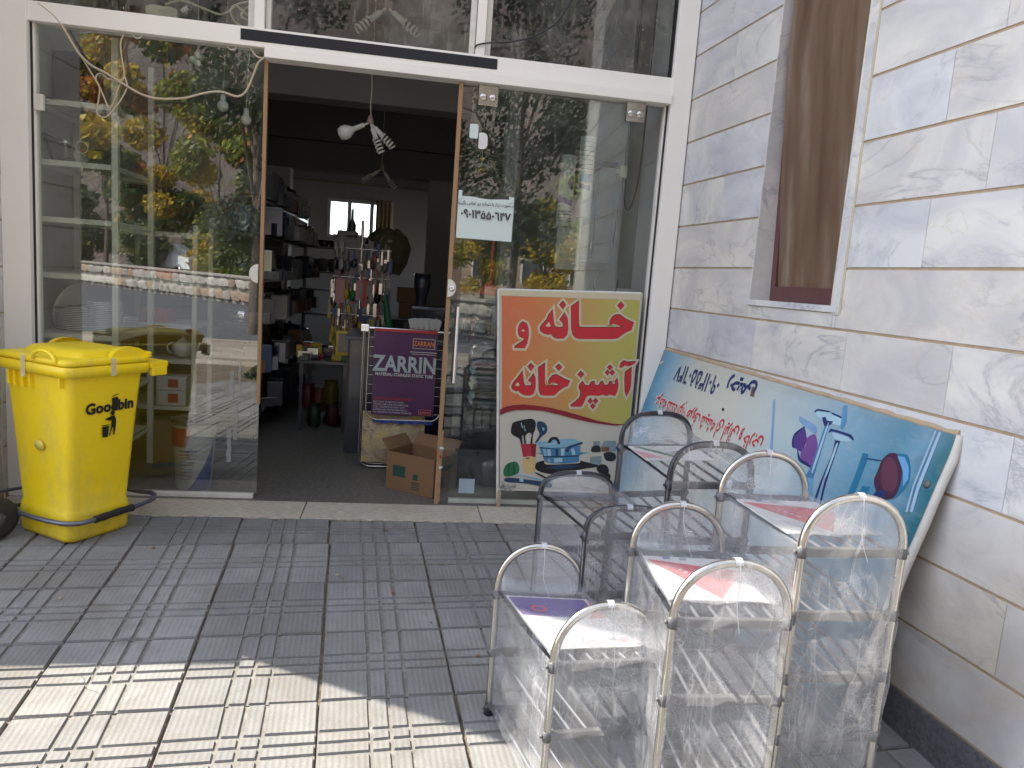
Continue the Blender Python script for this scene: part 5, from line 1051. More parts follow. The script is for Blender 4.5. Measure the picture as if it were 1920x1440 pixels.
# two oval stickers on the door glass
for k, (x0, x1, z0, z1, lb) in enumerate(((.357, .409, 2.262, 2.345, 'pale square sticker at the upper edge of the sliding door glass'), (.415, .468, 2.205, 2.300, 'white rounded sticker just below the pale one on the door glass'))):
    pts = []
    for (sx, sy, a0) in ((1, 1, 0), (-1, 1, 90), (-1, -1, 180), (1, -1, 270)):
        r = .012 if (sx < 0 or k == 0) else .028
        for j in range(5): a = R(a0+22.5*j); pts.append(((x0+x1)/2+sx*((x1-x0)/2-r)+r*math.cos(a), (z0+z1)/2+sy*((z1-z0)/2-r)+r*math.sin(a)))
    one('sticker', lb, 'sticker', MB().slab(pts, 0, .001, lambda u, v, h: (u, -.0345-h, v)), M['paper'] if k == 0 else M['white'])
# pencil marks on the marble
F_ = Matrix.Translation((1.702, 0, 0)) @ Matrix.Rotation(R(-90)+WA, 4, 'Z')
def wallmap(s, z, h): return tuple(F_ @ Vector((s, -.0025-h, z)))
pm = MB()
def stroke(P): 
    for a, b in zip(P[:-1], P[1:]): pm.tube([wallmap(a[0], a[1], 0), wallmap(b[0], b[1], 0)], .0011, 4)
stroke([(.05, 1.99), (.065, 1.985), (.062, 1.975), (.075, 1.97), (.08, 1.955)]); stroke([(.075, 1.945), (.16, 1.965)]); stroke([(.10, 2.0), (.115, 1.985), (.11, 1.97)]); stroke([(.13, 2.005), (.145, 1.99), (.14, 1.975)]); stroke([(.115, 1.925), (.13, 1.935), (.145, 1.925), (.13, 1.915), (.115, 1.925)])
stroke([(.045, 1.53), (.06, 1.535), (.055, 1.50)]); stroke([(.07, 1.54), (.078, 1.50)]); stroke([(.09, 1.535), (.10, 1.52), (.095, 1.50)])
ob('pencil_marks', pm, M['blackprint'], rw)
# fallen leaves and crumbs on the paving
random.seed(21)
LT = [('dry_leaf', 'curled pale leaf on the paving', (.36, .30, .18)), ('dry_leaf', 'small brown leaf on the paving', (.20, .10, .05)), ('brick_crumb', 'small reddish crumb on the paving', (.30, .11, .06))]
lm = [S('litter_%d' % k, c, .8, var=.3, scale=80) for k, (_, _, c) in enumerate(LT)]
spots_ = [((522, 1062), 0), ((684, 1070), 1), ((632, 1078), 0), ((730, 1052), 2), ((737, 1112), 2), ((869, 1042), 0), ((870, 1122), 0), ((895, 1231), 2), ((722, 994), 1), ((288, 1028), 2), ((808, 1168), 1), ((518, 976), 1), ((640, 1083), 1), ((112, 1122), 0), ((790, 1040), 1), ((827, 1060), 1), ((700, 1105), 0)]
LP_ = [(-0.524, -1.005), (-0.104, -1.043), (-0.234, -1.094), (0.014, -0.927), (0.037, -1.279), (0.402, -0.847), (0.366, -1.328), (0.38, -1.824), (-0.018, -0.513), (-1.163, -0.811), (0.204, -1.556), (-0.632, -0.402), (-0.212, -1.122), (-1.375, -1.348), (0.179, -0.842), (0.277, -0.97), (-0.055, -1.243)]
desc = ['on the third tile left of the doorway centre', 'beside a dark crumb mid paving', 'near the middle groove', 'near the door mat line', 'left of the racks', 'close to the threshold at right', 'a step left of the racks', 'beside the front rack', 'at the threshold edge', 'beside the bin foot', 'on the shaded tile by the racks', 'on the threshold left of the door', 'next to another crumb', 'far left near the bin', 'right of the doorway centre', 'right of centre on a rib', 'between two grooves']
for (x, y), (_, k), ds in zip(LP_, spots_, desc):
    s = random.uniform(.008, .016); rot = random.uniform(0, 6.28)
    mb_ = MB(); n = 7
    z0 = gz(y)+.001
    if k < 2:
        P = [(x+s*(1+.3*random.random())*math.cos(a)*math.cos(rot)-s*.55*math.sin(a)*math.sin(rot), y+s*math.cos(a)*math.sin(rot)+s*.55*math.sin(a)*math.cos(rot), z0+.005*random.random()) for a in [6.283*j/n for j in range(n)]]
        mb_.add(P+[(x, y, z0+.004)], [(j, (j+1) % n, n) for j in range(n)])
        mb_.add([(a, b, c-.0012) for a, b, c in P]+[(x, y, z0+.0028)], [((j+1) % n, j, n) for j in range(n)])
    else: mb_.sphere((x, y, z0+s*.25), s*.55, 7, sz=.6)
    one(LT[k][0], LT[k][1].replace('on the paving', '') + ds, 'leaf' if k < 2 else 'crumb', mb_, lm[k])

# ================================================================ INSIDE: LEFT WINDOW SHELVES
def upright(x, y, z0, z1, w=.032): return MB().box(x-w/2, x+w/2, y, y+.004, z0, z1).box(x+(w/2-.004), x+w/2, y+.004, y+w, z0, z1)
def shelving(label, x0, x1, y0, y1, zs, ztop, w=.034):
    t = thing('shelf_unit', label, 'shelves', ((x0+x1)/2, (y0+y1)/2, 0))
    for (x, y) in ((x0, y0), (x1, y0), (x0, y1), (x1, y1)): ob('upright', upright(x, y, 0, ztop, w), M['shelfwhite'], t)
    for z in zs:
        s_ = MB().bbox(x0+.018, x1-.018, y0+.005, y1+.03, z-.004, z, .001).box(x0+.018, x1-.018, y0-.002, y0+.003, z-.03, z).box(x0+.018, x1-.018, y1+.031, y1+.034, z-.03, z)
        s_.box(x0-.0, x0+.003, y0+.036, y1-.002, z-.03, z).box(x1-.003, x1, y0+.036, y1-.002, z-.03, z)
        ob('shelf_board', s_, M['shelfwhite'], t)
    return t
shelving('cream angle-iron shelf unit behind the left glass, holding plates and jars', -2.12, -1.665, .10, .72, (2.263, 1.931, 1.612, 1.291, .938, .60, .26), 2.63)
shelving('second cream shelf unit further inside, holding a teapot and boxes', -1.98, -1.45, .98, 1.42, (1.60, 1.27, .955, .70, .36), 1.66, .03)
def plate_prof(r): return [(.0001, 0), (r*.55, 0), (r*.6, .004), (r*.95, .014), (r, .017), (r*.97, .019), (r*.6, .009), (.0001, .007)]
def platestack(x, y, z, r, n, label):
    t = thing('plate_stack', label, 'plates', (x, y, z), 0, None)
    for k in range(n): ob('plate', MB().lathe(plate_prof(r), 28, c=(x+random.uniform(-.003, .003), y, z+.011*k)), M['ceramic'], t)
platestack(-1.93, .36, .94, .165, 13, 'tall stack of large white plates on the lit window shelf')
platestack(-1.76, .22, .94, .10, 17, 'taller stack of bowls and plates beside the right upright')
platestack(-1.80, .55, .94, .12, 7, 'plates stacked at the back of the plate shelf')
platestack(-1.77, .30, .605, .105, 7, 'dark rimmed plates stacked on the shelf under the plate shelf')
one('serving_plate', 'large oval patterned plate standing upright against the left side', 'plate', MB().lathe([(.0001, 0), (.09, 0), (.15, .016), (.152, .02), (.09, .006), (.0001, .006)], 30, M4=frame((-2.055, .42, 1.085), (.25, 1, 0), (.32, 0, 1)) ), M['ceramic'])
pt = thing('glass_jar_set', 'boxed set of glass jars with a yellow label and round tag on the second shelf', 'jars', (-1.88, .32, 1.935))
for k, x in enumerate((-2.01, -1.735)):
    j = ob('jar', MB().lathe([(.0001, .0), (.038, .0), (.043, .02), (.043, .09), (.030, .115), (.030, .125)], 18, c=(x, .30, 1.934)), M['jarglass'], pt); ob('lid', MB().lathe([(.0001, .142), (.033, .142), (.033, .122)], 18, c=(x, .30, 1.934)), M['chrome'], j)
ob('tray_box', MB().box(-1.96, -1.78, .26, .42, 1.934, 2.03), S('dark_green_card', (.06, .08, .03), .5), pt)
ob('label', MB().box(-1.87, -1.795, .2575, .259, 1.975, 2.02), M['yellowp'], pt)
ob('tag', MB().slab([(-1.945, 1.99), (-1.925, 2.025), (-1.875, 1.985), (-1.86, 1.96), (-1.88, 1.935), (-1.925, 1.938)], 0, .002, lambda u, v, h: (u, .245-h, v)), M['cloth'], pt)
ob('ring', MB().tube([(-1.895+.033*math.cos(a), .24, 2.03+.033*math.sin(a)) for a in [6.283*k/24 for k in range(24)]], .003, 6, closed=True), M['white'], pt)
one('chrome_dish', 'small chrome dish on the top window shelf', 'dish', MB().lathe([(.0001, 0), (.05, .004), (.055, .008), (.03, .02), (.028, .04), (.0001, .045)], 18, c=(-1.91, .38, 2.265)), M['chrome'])
one('loudspeaker', 'black loudspeaker box high in the left corner behind the glass', 'speaker', MB().bbox(-2.12, -1.93, .40, .68, 2.27, 2.60, .01), M['darkplastic'])
one('corner_bracket', 'black triangular bracket against the left inner wall below the top shelf', 'bracket', MB().tube([(-2.13, .3, 2.10), (-2.10, .35, 1.94)], .008, 5).tube([(-2.13, .3, 2.10), (-2.0, .55, 2.03), (-2.10, .35, 1.94)], .008, 5), M['cableb'])
tpz = .705
tp_ = thing('teapot', 'white ceramic teapot on the inner shelf to the right of the bin', 'teapot', (-1.56, 1.12, tpz))
ob('body', MB().lathe([(.0001, 0), (.04, 0), (.07, .03), (.078, .06), (.068, .095), (.045, .115), (.03, .12), (.03, .13), (.0001, .138)], 24, c=(-1.56, 1.12, tpz)).sphere((-1.56, 1.12, tpz+.145), .010), M['ceramic'], tp_)
ob('handle', MB().tube([(-1.56-.065-.045*math.sin(a), 1.12, tpz+.065+.04*math.cos(a)) for a in [math.pi*k/10 for k in range(11)]], .007, 8), M['ceramic'], tp_)
ob('spout', MB().tube([(-1.50, 1.12, tpz+.04), (-1.46, 1.12, tpz+.07), (-1.44, 1.12, tpz+.115)], [.018, .012, .009], 10), M['ceramic'], tp_)
for k, (x, y, z, w, d, h, m_, lb) in enumerate(((-1.60, 1.05, .365, .20, .16, .11, 'whiteprint', 'white and red carton on the lower inner shelf'), (-1.60, 1.05, .478, .20, .16, .10, 'whiteprint', 'white carton stacked on the lower white carton'), (-1.80, .25, .265, .22, .2, .14, 'carton', 'brown carton low on the window shelves'),
     (-1.72, 1.08, .96, .18, .2, .10, 'redp', 'red lidded box on the inner shelf above the teapot'), (-1.75, 1.08, 1.275, .3, .2, .07, 'redp', 'flat red box high on the inner shelf'), (-1.47, 1.02, .08, .2, .2, .2, 'carton', 'small brown carton under the inner shelf'), (-1.56, .80, .002, .3, .12, .28, 'carton', 'brown carton standing on the floor between the shelf units'))):
    bx = thing('carton', lb, 'box', (x, y, z)); ob('box_body', MB().bbox(x-w/2, x+w/2, y-d/2, y+d/2, z, z+h, .003), M[m_], bx)
    if m_ == 'whiteprint': ob('label', MB().box(x-w*.1, x+w*.25, y-d/2-.002, y-d/2-.0005, z+h*.2, z+h*.8), M['redp'], bx)
# paint bucket
bc = thing('plastic_bucket', 'white printed plastic bucket with a red patch and blue swoosh behind the left glass', 'bucket', (-1.235, .20, -.002))
ob('pail', MB().lathe([(.0001, 0), (.100, 0), (.104, .004), (.132, .41), (.136, .415), (.140, .42), (.136, .425), (.128, .42)], 36, c=(-1.235, .20, 0)), M['whiteprint'], bc)
ob('lid', MB().lathe([(.139, .418), (.143, .425), (.143, .440), (.12, .442), (.0001, .442)], 36, c=(-1.235, .20, 0)), M['pot'], bc)
def cyl_patch(a0, a1, z0f, z1f, n=14):
    def f(u, v):
        a = R(a0+(a1-a0)*u); z = z0f(u)+(z1f(u)-z0f(u))*v; r = .1055+.028*(z/.41)+.0012; return (-1.235+r*math.cos(a), .20+r*math.sin(a), z)
    return MB().grid(f, n, 6)
ob('print_patch', cyl_patch(190, 262, lambda u: .28-.0*u, lambda u: .40), M['redp'], bc)
ob('print_patch', cyl_patch(262, 275, lambda u: .28+.11*u, lambda u: .40), M['redp'], bc)
ob('print_patch', cyl_patch(268, 345, lambda u: .0+.0*u, lambda u: .02+.28*u**1.3), M['bluep'], bc)
for k in range(9):
    z = .25-.022*k; ob('print_line', cyl_patch(238, 292-2*k, lambda u: z, lambda u: z+(.009 if k == 0 else .0035)), M['bluep'] if k in (0, 5, 8) else M['redp'], bc)

# hanging bulbs on thin wires behind the left glass
def globe_bulb(x, y, z, r, ztop, label, tilt=0):
    t = thing('hanging_bulb', label, 'light bulb', (x, y, z)); ob('wire', MB().tube([(x, y, z+.075), (x+.02, y, (z+ztop)/2), (x, y, ztop)], .0022, 5), M['cabley'], t)
    ob('globe', MB().sphere((x, y, z), r, 14), M['bulb'], t); ob('socket', MB().lathe([(.0001, .07), (.015, .07), (.018, .03), (.018, .0+r*.8)], 12, c=(x, y, z)), M['white'], t)
globe_bulb(-1.19, .6, 2.415, .036, 3.74, 'white bulb hanging highest of the two near the doorway edge')
globe_bulb(-1.045, .6, 2.345, .034, 3.74, 'white bulb hanging lowest beside the brown door edge')
cb_ = thing('bulb_cluster', 'cluster of three small white bulbs hanging behind the left glass', 'light bulbs', (-1.36, .6, 2.68)); 
for dx, dz in ((-.018, 0), (.012, .03), (.012, -.02)): ob('globe', MB().sphere((-1.36+dx, .6, 2.68+dz), .022, 12), M['bulb'], cb_)
ob('wire', MB().tube([(-1.35, .6, 2.7), (-1.34, .6, 3.74)], .002, 5), M['cabley'], cb_)
one('hanging_ornament', 'small yellow ball ornament with a grey tag hanging behind the left glass', 'ornament', MB().sphere((-1.50, .5, 2.60), .022, 12).tube([(-1.50, .5, 2.61), (-1.5, .5, 3.74)], .0015, 4), M['yellowp'])
# spiral lamp clusters
def spiral(p, d, L, r, turns, mat=None):
    d = Vector(d).normalized(); a = d.orthogonal().normalized(); b = d.cross(a); P = []
    for k in range(turns*12+1):
        t = k/(turns*12); an = 2*math.pi*turns*t; P.append(Vector(p)+d*(L*t)+(a*math.cos(an)+b*math.sin(an))*r)
    return MB().tube(P, r*.30, 6)
def lamp_cluster(x, y, z, ztop, dirs, label, s=1.0):
    t = thing('pendant_lamp', label, 'lamp', (x, y, z)); 
    ob('chain', MB().tube([(x+.003*math.sin(k*1.7), y, z+(ztop-z)*k/24) for k in range(25)], .004, 5), M['cabley'], t)
    ob('holder', MB().lathe([(.0001, .05*s), (.012*s, .05*s), (.028*s, -.005), (.0001, -.015*s)], 12, c=(x, y, z)), S('pinkish_lamp_holder', (.42, .30, .26), .5), t)
    for (dx, dz, kind) in dirs:
        d = Vector((dx, -.15, dz)).normalized(); p0 = Vector((x, y, z)); p1 = p0+d*.05*s; p2 = p0+d*.13*s
        ob('arm', MB().tube([p0, p1], .007*s, 8).tube([p1, p2], [.017*s, .019*s], 12), M['white'], t)
        if kind == 'spiral': ob('spiral_bulb', spiral(p2, d, .11*s, .024*s, 4), M['bulb'], t)
        else: ob('globe_bulb', MB().lathe([(.018*s, 0), (.05*s, .05*s), (.054*s, .08*s), (.04*s, .115*s), (.0001, .125*s)], 18, M4=frame(p2, d.orthogonal(), d.cross(d.orthogonal()))), M['bulb'], t)
lamp_cluster(-.285, 1.2, 2.52, 3.74, ((-1.05, -.55, 'globe'), (.42, -1, 'spiral'), (1.0, -.95, 'spiral')), 'lamp with three bulbs hanging in the open doorway')
lamp_cluster(-.19, .9, 3.24, 3.74, ((-1.0, -.9, 'spiral'), (1.0, -.75, 'spiral')), 'lamp with two spiral bulbs behind the upper middle pane', 1.15)
lamp_cluster(-.28, 4.2, 2.58, 3.4, ((-.8, -.6, 'spiral'), (.7, -.9, 'spiral')), 'dark silhouetted lamp hanging deep inside under the lintel', 1.1)

# ================================================================ INSIDE: DOORWAY
dr = thing('drying_rack', 'folded steel clothes drying rack with a purple label just inside the door', 'drying rack', (.04, .75, .0))
fm_ = MB()
def hair(x0, x1, zt, zb_, y, r=.05, rad=.006):
    P = [(x0, y, zt)]+[(x0, y, zb_+r)]+[(x0+r-r*math.cos(a), y, zb_+r-r*math.sin(a)) for a in [math.pi/2*k/6 for k in range(1, 7)]]+[(x1-r+r*math.sin(a), y, zb_+r-r*math.cos(a)) for a in [math.pi/2*k/6 for k in range(1, 7)]]+[(x1, y, zt)]
    return MB().tube(P, rad, 8)
ob('wing_frame', hair(-.205, .335, 1.02, .375, .735, .085), M['steel'], dr)
ob('leg_frame', hair(-.245, .36, 1.01, .015, .775, .085), M['steel'], dr)
ob('leg_frame', hair(-.235, .35, 1.01, .03, .80, .085), M['steel'], dr)
wr = MB()
for k in range(9): wr.tube([(-.205, .74, .97-.068*k), (.335, .74, .97-.068*k)], .0022, 5)
ob('wire', wr, M['steel'], dr)
ob('top_bar', MB().tube([(-.26, .75, 1.035), (.37, .75, 1.03)], .012, 10).bbox(-.262, -.205, .72, .78, 1.005, 1.06, .006), M['chrome'], dr)
lbm = MB().grid(lambda u, v: (-.165+.445*u+.012*(1-v)*0, .712-.004*math.sin(u*7)-.003*math.sin(v*9), .415+.625*v), 12, 12)
lb_ = ob('label_sheet', lbm, M['purple'], dr)
ob('label_band', MB().box(-.165, .28, .700, .7015, 1.020, 1.040), M['redp'], lb_)
def ltx(body, u, v, size, m_, squash=1., bold=0., nm='lettering', al='CENTER'):
    Fz = frame((-.165+.445*u, .6985, .415+.625*v), (1, 0, -.012), (0, 0, 1)); ob(nm, text_mb(body, size, Fz, align=al, squash=squash, bold=bold), M[m_], lb_)
ltx('ZARRIN', .50, .515, .158, 'greytext', .80, .0045); ltx('MATERIAL: STAINLESS STATIC TUBE', .50, .46, .031, 'whiteprint', .83, .0006)
ltx('ZARRAN', .787, .822, .050, 'orange', .74, .001); 
def lbox(u0, u1, v0, v1, m_='whiteprint', w=.003):
    X0, X1, Z0, Z1 = -.165+.445*u0, -.165+.445*u1, .415+.625*v0, .415+.625*v1
    ob('print_border', MB().box(X0, X1, .699, .6995, Z0, Z0+w).box(X0, X1, .699, .6995, Z1-w, Z1).box(X0, X0+w, .699, .6995, Z0+w, Z1-w).box(X1-w, X1, .699, .6995, Z0+w, Z1-w), M[m_], lb_)
lbox(.61, .965, .79, .905); lbox(.76, .955, .02, .085, 'orange')
ob('print_line', MB().box(.09, .28, .699, .6995, .882, .886).box(.10, .272, .699, .6995, .868, .871), M['whiteprint'], lb_)
ltx('ZARRAN', .857, .040, .022, 'orange', .78, .0003)
ltx('CLOTHES DRYING RACK', .03, .185, .026, 'redp', .95, .0004, al='LEFT')
for k, s_ in enumerate(('EASY TO SET UP AND FOLD AWAY', 'STRONG TUBE FRAME ON INTERIOR USE', 'STEEL STAINLESS RODS HEAVY DUTY', 'SUITABLE ALSO FOR DELICATE FABRICS', 'NO CORROSION OR STAINING GUARANTEE')): ltx(s_, .03, .15-.030*k, .0165, 'whiteprint', .82, 0, al='LEFT')
q = NB('gold_clear_bag'); v = q.tc(); q.base(q.ramp(q.noise(v, 7, 4, .6, 1), [(.3, (.20, .15, .10)), (.5, (.42, .34, .22)), (.65, (.50, .38, .10)), (.8, (.55, .50, .45))])); q.b.inputs['Roughness'].default_value = .2; q.bump(q.noise(v, 18, 5, .6, 2), .8, .02); M['goldbag'] = q.m
ob('clear_bag', MB().grid(lambda u, v: (-.225+.45*u, .765-.03*math.sin(u*3.1)*math.sin(v*3.1)+.006*math.sin(u*30+v*9), .05+.38*v), 30, 20), M['goldbag'], dr)
ob('blue_trim', MB().grid(lambda u, v: (-.15+.43*u, .728+.006*math.sin(u*40), .352+.022*v+.004*math.sin(u*25)), 30, 2), M['bluep'], dr)
# open carton by the door
cx4 = Matrix.Translation((.205, .30, 0)) @ Matrix.Rotation(R(-36), 4, 'Z') @ Matrix.Diagonal((.9, .9, .95, 1))
ct_ = thing('open_carton', 'open brown cardboard carton standing on the floor behind the sliding door', 'carton', (.19, .31, 0))
def wallc(x0, x1, y0, y1, z0=0., z1=.26): return MB().box(x0, x1, y0, y1, z0, z1, M4=cx4)
for a in ((-.21, .21, -.16, -.155), (-.21, .21, .155, .16), (-.21, -.205, -.155, .155), (.205, .21, -.155, .155)): ob('side', wallc(*a, z1=.27), M['carton'], ct_)
ob('bottom', wallc(-.205, .205, -.155, .155, .001, .006), M['cartond'], ct_)
for (ax_, a) in (('f', (-.205, -.158, .205, -.158, 0, -1)), ('b', (-.205, .158, .205, .158, 0, 1)), ('l', (-.208, -.15, -.208, .15, -1, 0))):
    x0, y0, x1, y1, nx, ny = a; d = .13; P = [Vector((x0, y0, .271)), Vector((x1, y1, .271)), Vector((x1+nx*d*.5, y1+ny*d*.5, .27+d*(.55 if ax_ != 'f' else -.05))), Vector((x0+nx*d*.5, y0+ny*d*.5, .27+d*(.55 if ax_ != 'f' else -.05)))]
    P = [cx4 @ p for p in P]
    if ax_ != 'f': ob('flap', MB().add(P+[p+Vector((.002, .002, .003)) for p in P], [(0, 1, 2, 3), (7, 6, 5, 4), (0, 4, 5, 1), (1, 5, 6, 2), (2, 6, 7, 3), (3, 7, 4, 0)]), M['carton'], ct_)
M['greenink'] = S('dark_green_ink', (.02, .06, .045), .8)
for b5 in ((-.15, -.04, -.1615, -.1608, .10, .18), (.03, .07, -.1615, -.1608, .10, .14), (.2105, .2112, -.12, .10, .17, .20), (.2105, .2112, -.12, -.02, .05, .13)): ob('print', MB().box(*b5, M4=cx4), M['greenink'], ct_)
for k in range(4): ob('print_line', MB().box(.02, .09, -.1615, -.1608, .03+.015*k, .037+.015*k, M4=cx4), M['greenink'], ct_)
one('red_packet', 'red packet lying in the open carton', 'packet', MB().box(-.12, .10, -.03, .05, .16, .19, M4=cx4 @ Matrix.Rotation(R(20), 4, 'Y')), M['redp'])
one('crumpled_bag', 'crumpled brown stuff in the open carton', 'bag', MB().sphere(tuple(cx4 @ Vector((.06, 0, .14))), .10, 14, sz=.7), M['cloth'])
# counter with goods behind the drying rack
ctr = thing('counter', 'grey display counter behind the drying rack', 'counter', (.15, 1.6, 0))
ob('top', MB().bbox(-.40, .95, 1.15, 2.0, .90, .93, .004), M['greyplastic'], ctr); ob('front_panel', MB().box(-.36, .92, 1.2, 1.22, .0, .90), M['pot'], ctr); ob('side_panel', MB().box(-.38, -.36, 1.2, 1.95, 0, .9), M['darkplastic'], ctr)
for k, (x, y, z, w, h, m_, nm, lb) in enumerate(((-.10, 1.28, .93, .17, .07, 'whiteprint', 'tissue_box', 'white and yellow tissue packet on the counter'), (.06, 1.32, .93, .045, .055, 'chrome', 'metal_tin', 'small metal tin beside the tissue packet'))):
    one(nm, lb, 'packet', MB().bbox(x-w/2, x+w/2, y-.04, y+.04, z, z+h, .005), M[m_])
for k in range(5):
    a = -.25+.12*k; Mx = Matrix.Translation((.14+.034*k, 1.30+.012*k, .93)) @ Matrix.Rotation(a, 4, 'Y')
    s_ = thing('sock_packet', ('leftmost', 'second', 'middle', 'fourth', 'rightmost')[k]+' of five white packets fanned out on the counter', 'packet', (.14+.034*k, 1.30+.012*k, .93), 0, 'white packets on the counter')
    ob('packet', MB().box(-.03, .03, -.004, .004, .0, .16, M4=Mx), M['whiteprint'], s_); ob('print', MB().box(-.022, .0, -.0052, -.0045, .02, .09, M4=Mx), M['pinkp'], s_)
for k in range(7):
    x = .37+.035*k; one('utensil', ('black', 'white', 'green', 'red', 'grey', 'black', 'red')[k]+' handled utensil number %s in the pot of utensils at the counter end' % ('one', 'two', 'three', 'four', 'five', 'six', 'seven')[k], 'utensil', MB().tube([(x, 1.35, .93), (x+.01*(k-3), 1.35+.01*(k % 2), 1.07+.02*(k % 3))], .006, 6).sphere((x+.01*(k-3), 1.35, 1.09+.02*(k % 3)), .016, 8, sz=1.4), M[('darkplastic', 'white', 'green', 'redp', 'greyplastic', 'pot', 'redp')[k]])
for k, (x, y, z, w, d, h, lb) in enumerate(((.08, 2.95, 1.145, .23, .2, .145, 'brown carton on top of the pair deep inside the shop'), (.125, 2.95, .99, .27, .24, .15, 'brown carton at the bottom of the pair deep inside the shop'), (.18, 2.98, .0, .5, .45, .985, 'tall dark cupboard under the two cartons'))):
    one('carton' if k < 2 else 'cupboard', lb, 'box' if k < 2 else 'cupboard', MB().bbox(x-w/2, x+w/2, y-d/2, y+d/2, z, z+h, .004), M['carton'] if k < 2 else M['pot'])
# display stand with hanging goods
ds = thing('display_stand', 'wire display stand crowded with hanging kitchen tools in the middle of the shop', 'display stand', (-.36, 2.5, 0))
ob('pole', MB().tube([(-.37, 2.42, 0), (-.37, 2.42, 1.88)], .014, 10), M['chrome'], ds)
ob('base', MB().lathe([(.0001, 0), (.3, 0), (.3, .03), (.05, .05), (.0001, .05)], 20, c=(-.37, 2.5, 0)), M['darkplastic'], ds)
for z in (1.62, 1.36, 1.02, .82): ob('arm', MB().tube([(-.62, 2.4, z), (-.10, 2.4, z)], .007, 6).tube([(-.37, 2.25, z), (-.37, 2.75, z)], .007, 6), M['steel'], ds)
random.seed(11)
gd = [('cutlery_bundle', 'cloth'), ('peeler_card', 'pinkp'), ('brush', 'yellowp'), ('whisk', 'chrome'), ('ladle', 'blackprint'), ('knife_card', 'redp'), ('scraper', 'green'), ('spatula', 'bluep'), ('strainer', 'steel')]
wd = ['first', 'second', 'third', 'fourth', 'fifth', 'sixth', 'seventh', 'eighth', 'ninth', 'tenth', 'eleventh', 'twelfth']
for row, (z, hh) in enumerate(((1.60, .20), (1.34, .24), (1.0, .26))):
    for k in range(9):
        x = -.60+.056*k; nm, m_ = gd[(k*4+row*3) % 9]; h = hh*random.uniform(.7, 1.0); w = random.uniform(.018, .030)
        if row == 2 and k < 4: nm, m_ = 'brush', 'yellowp'
        if row == 1 and k == 1: nm, m_, w, h = 'peeler_card', 'pinkp', .042, .22
        if row == 0: m_ = ('pot', 'cloth', 'greyplastic')[k % 3]; nm = 'cutlery_bundle'
        b_ = MB(); y = 2.36+random.uniform(-.02, .02)
        if nm in ('peeler_card', 'knife_card'): b_.box(x-w, x+w, y, y+.004, z-h, z)
        else:
            b_.tube([(x, y, z), (x+random.uniform(-.01, .01), y, z-h*.55)], .006, 6).sphere((x, y, z-h*.78), w, 8, sz=h*.3/w)
        one(nm, '%s %s from the left in the %s row of the hanging display' % (wd[k], nm.replace('_', ' '), ('upper', 'middle', 'lower')[row]), 'kitchen tool', b_, M[m_])
one('scoop', 'long green plastic scoop low on the display stand', 'kitchen tool', MB().tube([(-.14, 2.33, 1.22), (-.11, 2.33, 1.05), (-.08, 2.33, .90)], [.02, .03, .035], 8), M['green'])
one('olive_bag', 'big dark olive bag heaped on top of the display stand', 'bag', MB().loft([[(-.14+.19*s*math.cos(a), 2.55+.12*s*math.sin(a), z+.02*math.sin(a*3)) for a in [6.283*k/14 for k in range(14)]] for s, z in ((.7, 1.42), (1.0, 1.52), (1.15, 1.66), (.95, 1.76), (.5, 1.82))], smooth=False), S('olive_fabric', (.05, .045, .02), .9))
one('bottle', 'tall dark bottle silhouetted against the back window', 'bottle', MB().lathe([(.0001, 0), (.035, 0), (.035, .22), (.012, .27), (.010, .36), (.0001, .36)], 16, c=(-.47, 2.5, 1.62)).lathe([(.036, .10), (.09, .11), (.036, .125)], 16, c=(-.47, 2.5, 1.62)), M['blackprint'])
one('glass_bundle', 'bundle of grey wrapped glasses on the upper left of the display', 'glassware', MB().bbox(-.60, -.42, 2.45, 2.62, 1.62, 1.78, .02), M['greyplastic'])
one('yellow_frame_box', 'yellow framed picture box standing low beside the counter', 'box', MB().bbox(-.50, -.34, 1.55, 1.60, .73, .93, .004), M['yellowp'])
one('picture_panel', 'dark picture inside the yellow framed box', 'panel', MB().box(-.48, -.36, 1.544, 1.549, .76, .91), M['pot'])
one('low_display_table', 'low dark display table under the display stand', 'table', MB().bbox(-.85, -.42, 1.9, 2.7, .60, .63, .005).box(-.83, -.80, 1.95, 1.98, 0, .6).box(-.46, -.43, 1.95, 1.98, 0, .6).box(-.83, -.80, 2.6, 2.63, 0, .6), M['pot'])
for k, (x, y, z, m_) in enumerate(((-.76, 2.02, .30, 'redp'), (-.66, 2.05, .26, 'orange'), (-.56, 2.0, .34, 'yellowp'), (-.70, 2.0, .13, 'green'), (-.55, 2.08, .14, 'redp'))):
    m2 = S('glossy_pack_%d' % k, hsv(M[m_].node_tree.nodes['Mix'].inputs[6].default_value[:3], .16), .45, var=.5, scale=14)
    one('goods_bag', ('dark red', 'dull orange', 'dull yellow', 'dark green', 'small dark red')[k]+' bag of goods heaped under the low display table', 'bag', MB().loft([[(x+.055*s_*math.cos(a)+.012*math.sin(a*3+k), y+.04*s_*math.sin(a), z+dz) for a in [6.283*j/12 for j in range(12)]] for s_, dz in ((.7, -.10), (1.1, -.05), (1., .05), (.8, .09), (1.0, .115))]), m2)
dg = MB()
for k in range(11): dg.tube([(-.62+.052*k, 2.46, .70), (-.62+.052*k, 2.46, 1.80)], .0025, 5)
for k in range(21): dg.tube([(-.62, 2.462, .70+.055*k), (-.10, 2.462, .70+.055*k)], .0025, 5)
gp = ob('grid_panel', dg, M['darkplastic'], ds); gp['kind'] = 'stuff'
rnd = random.Random(32)
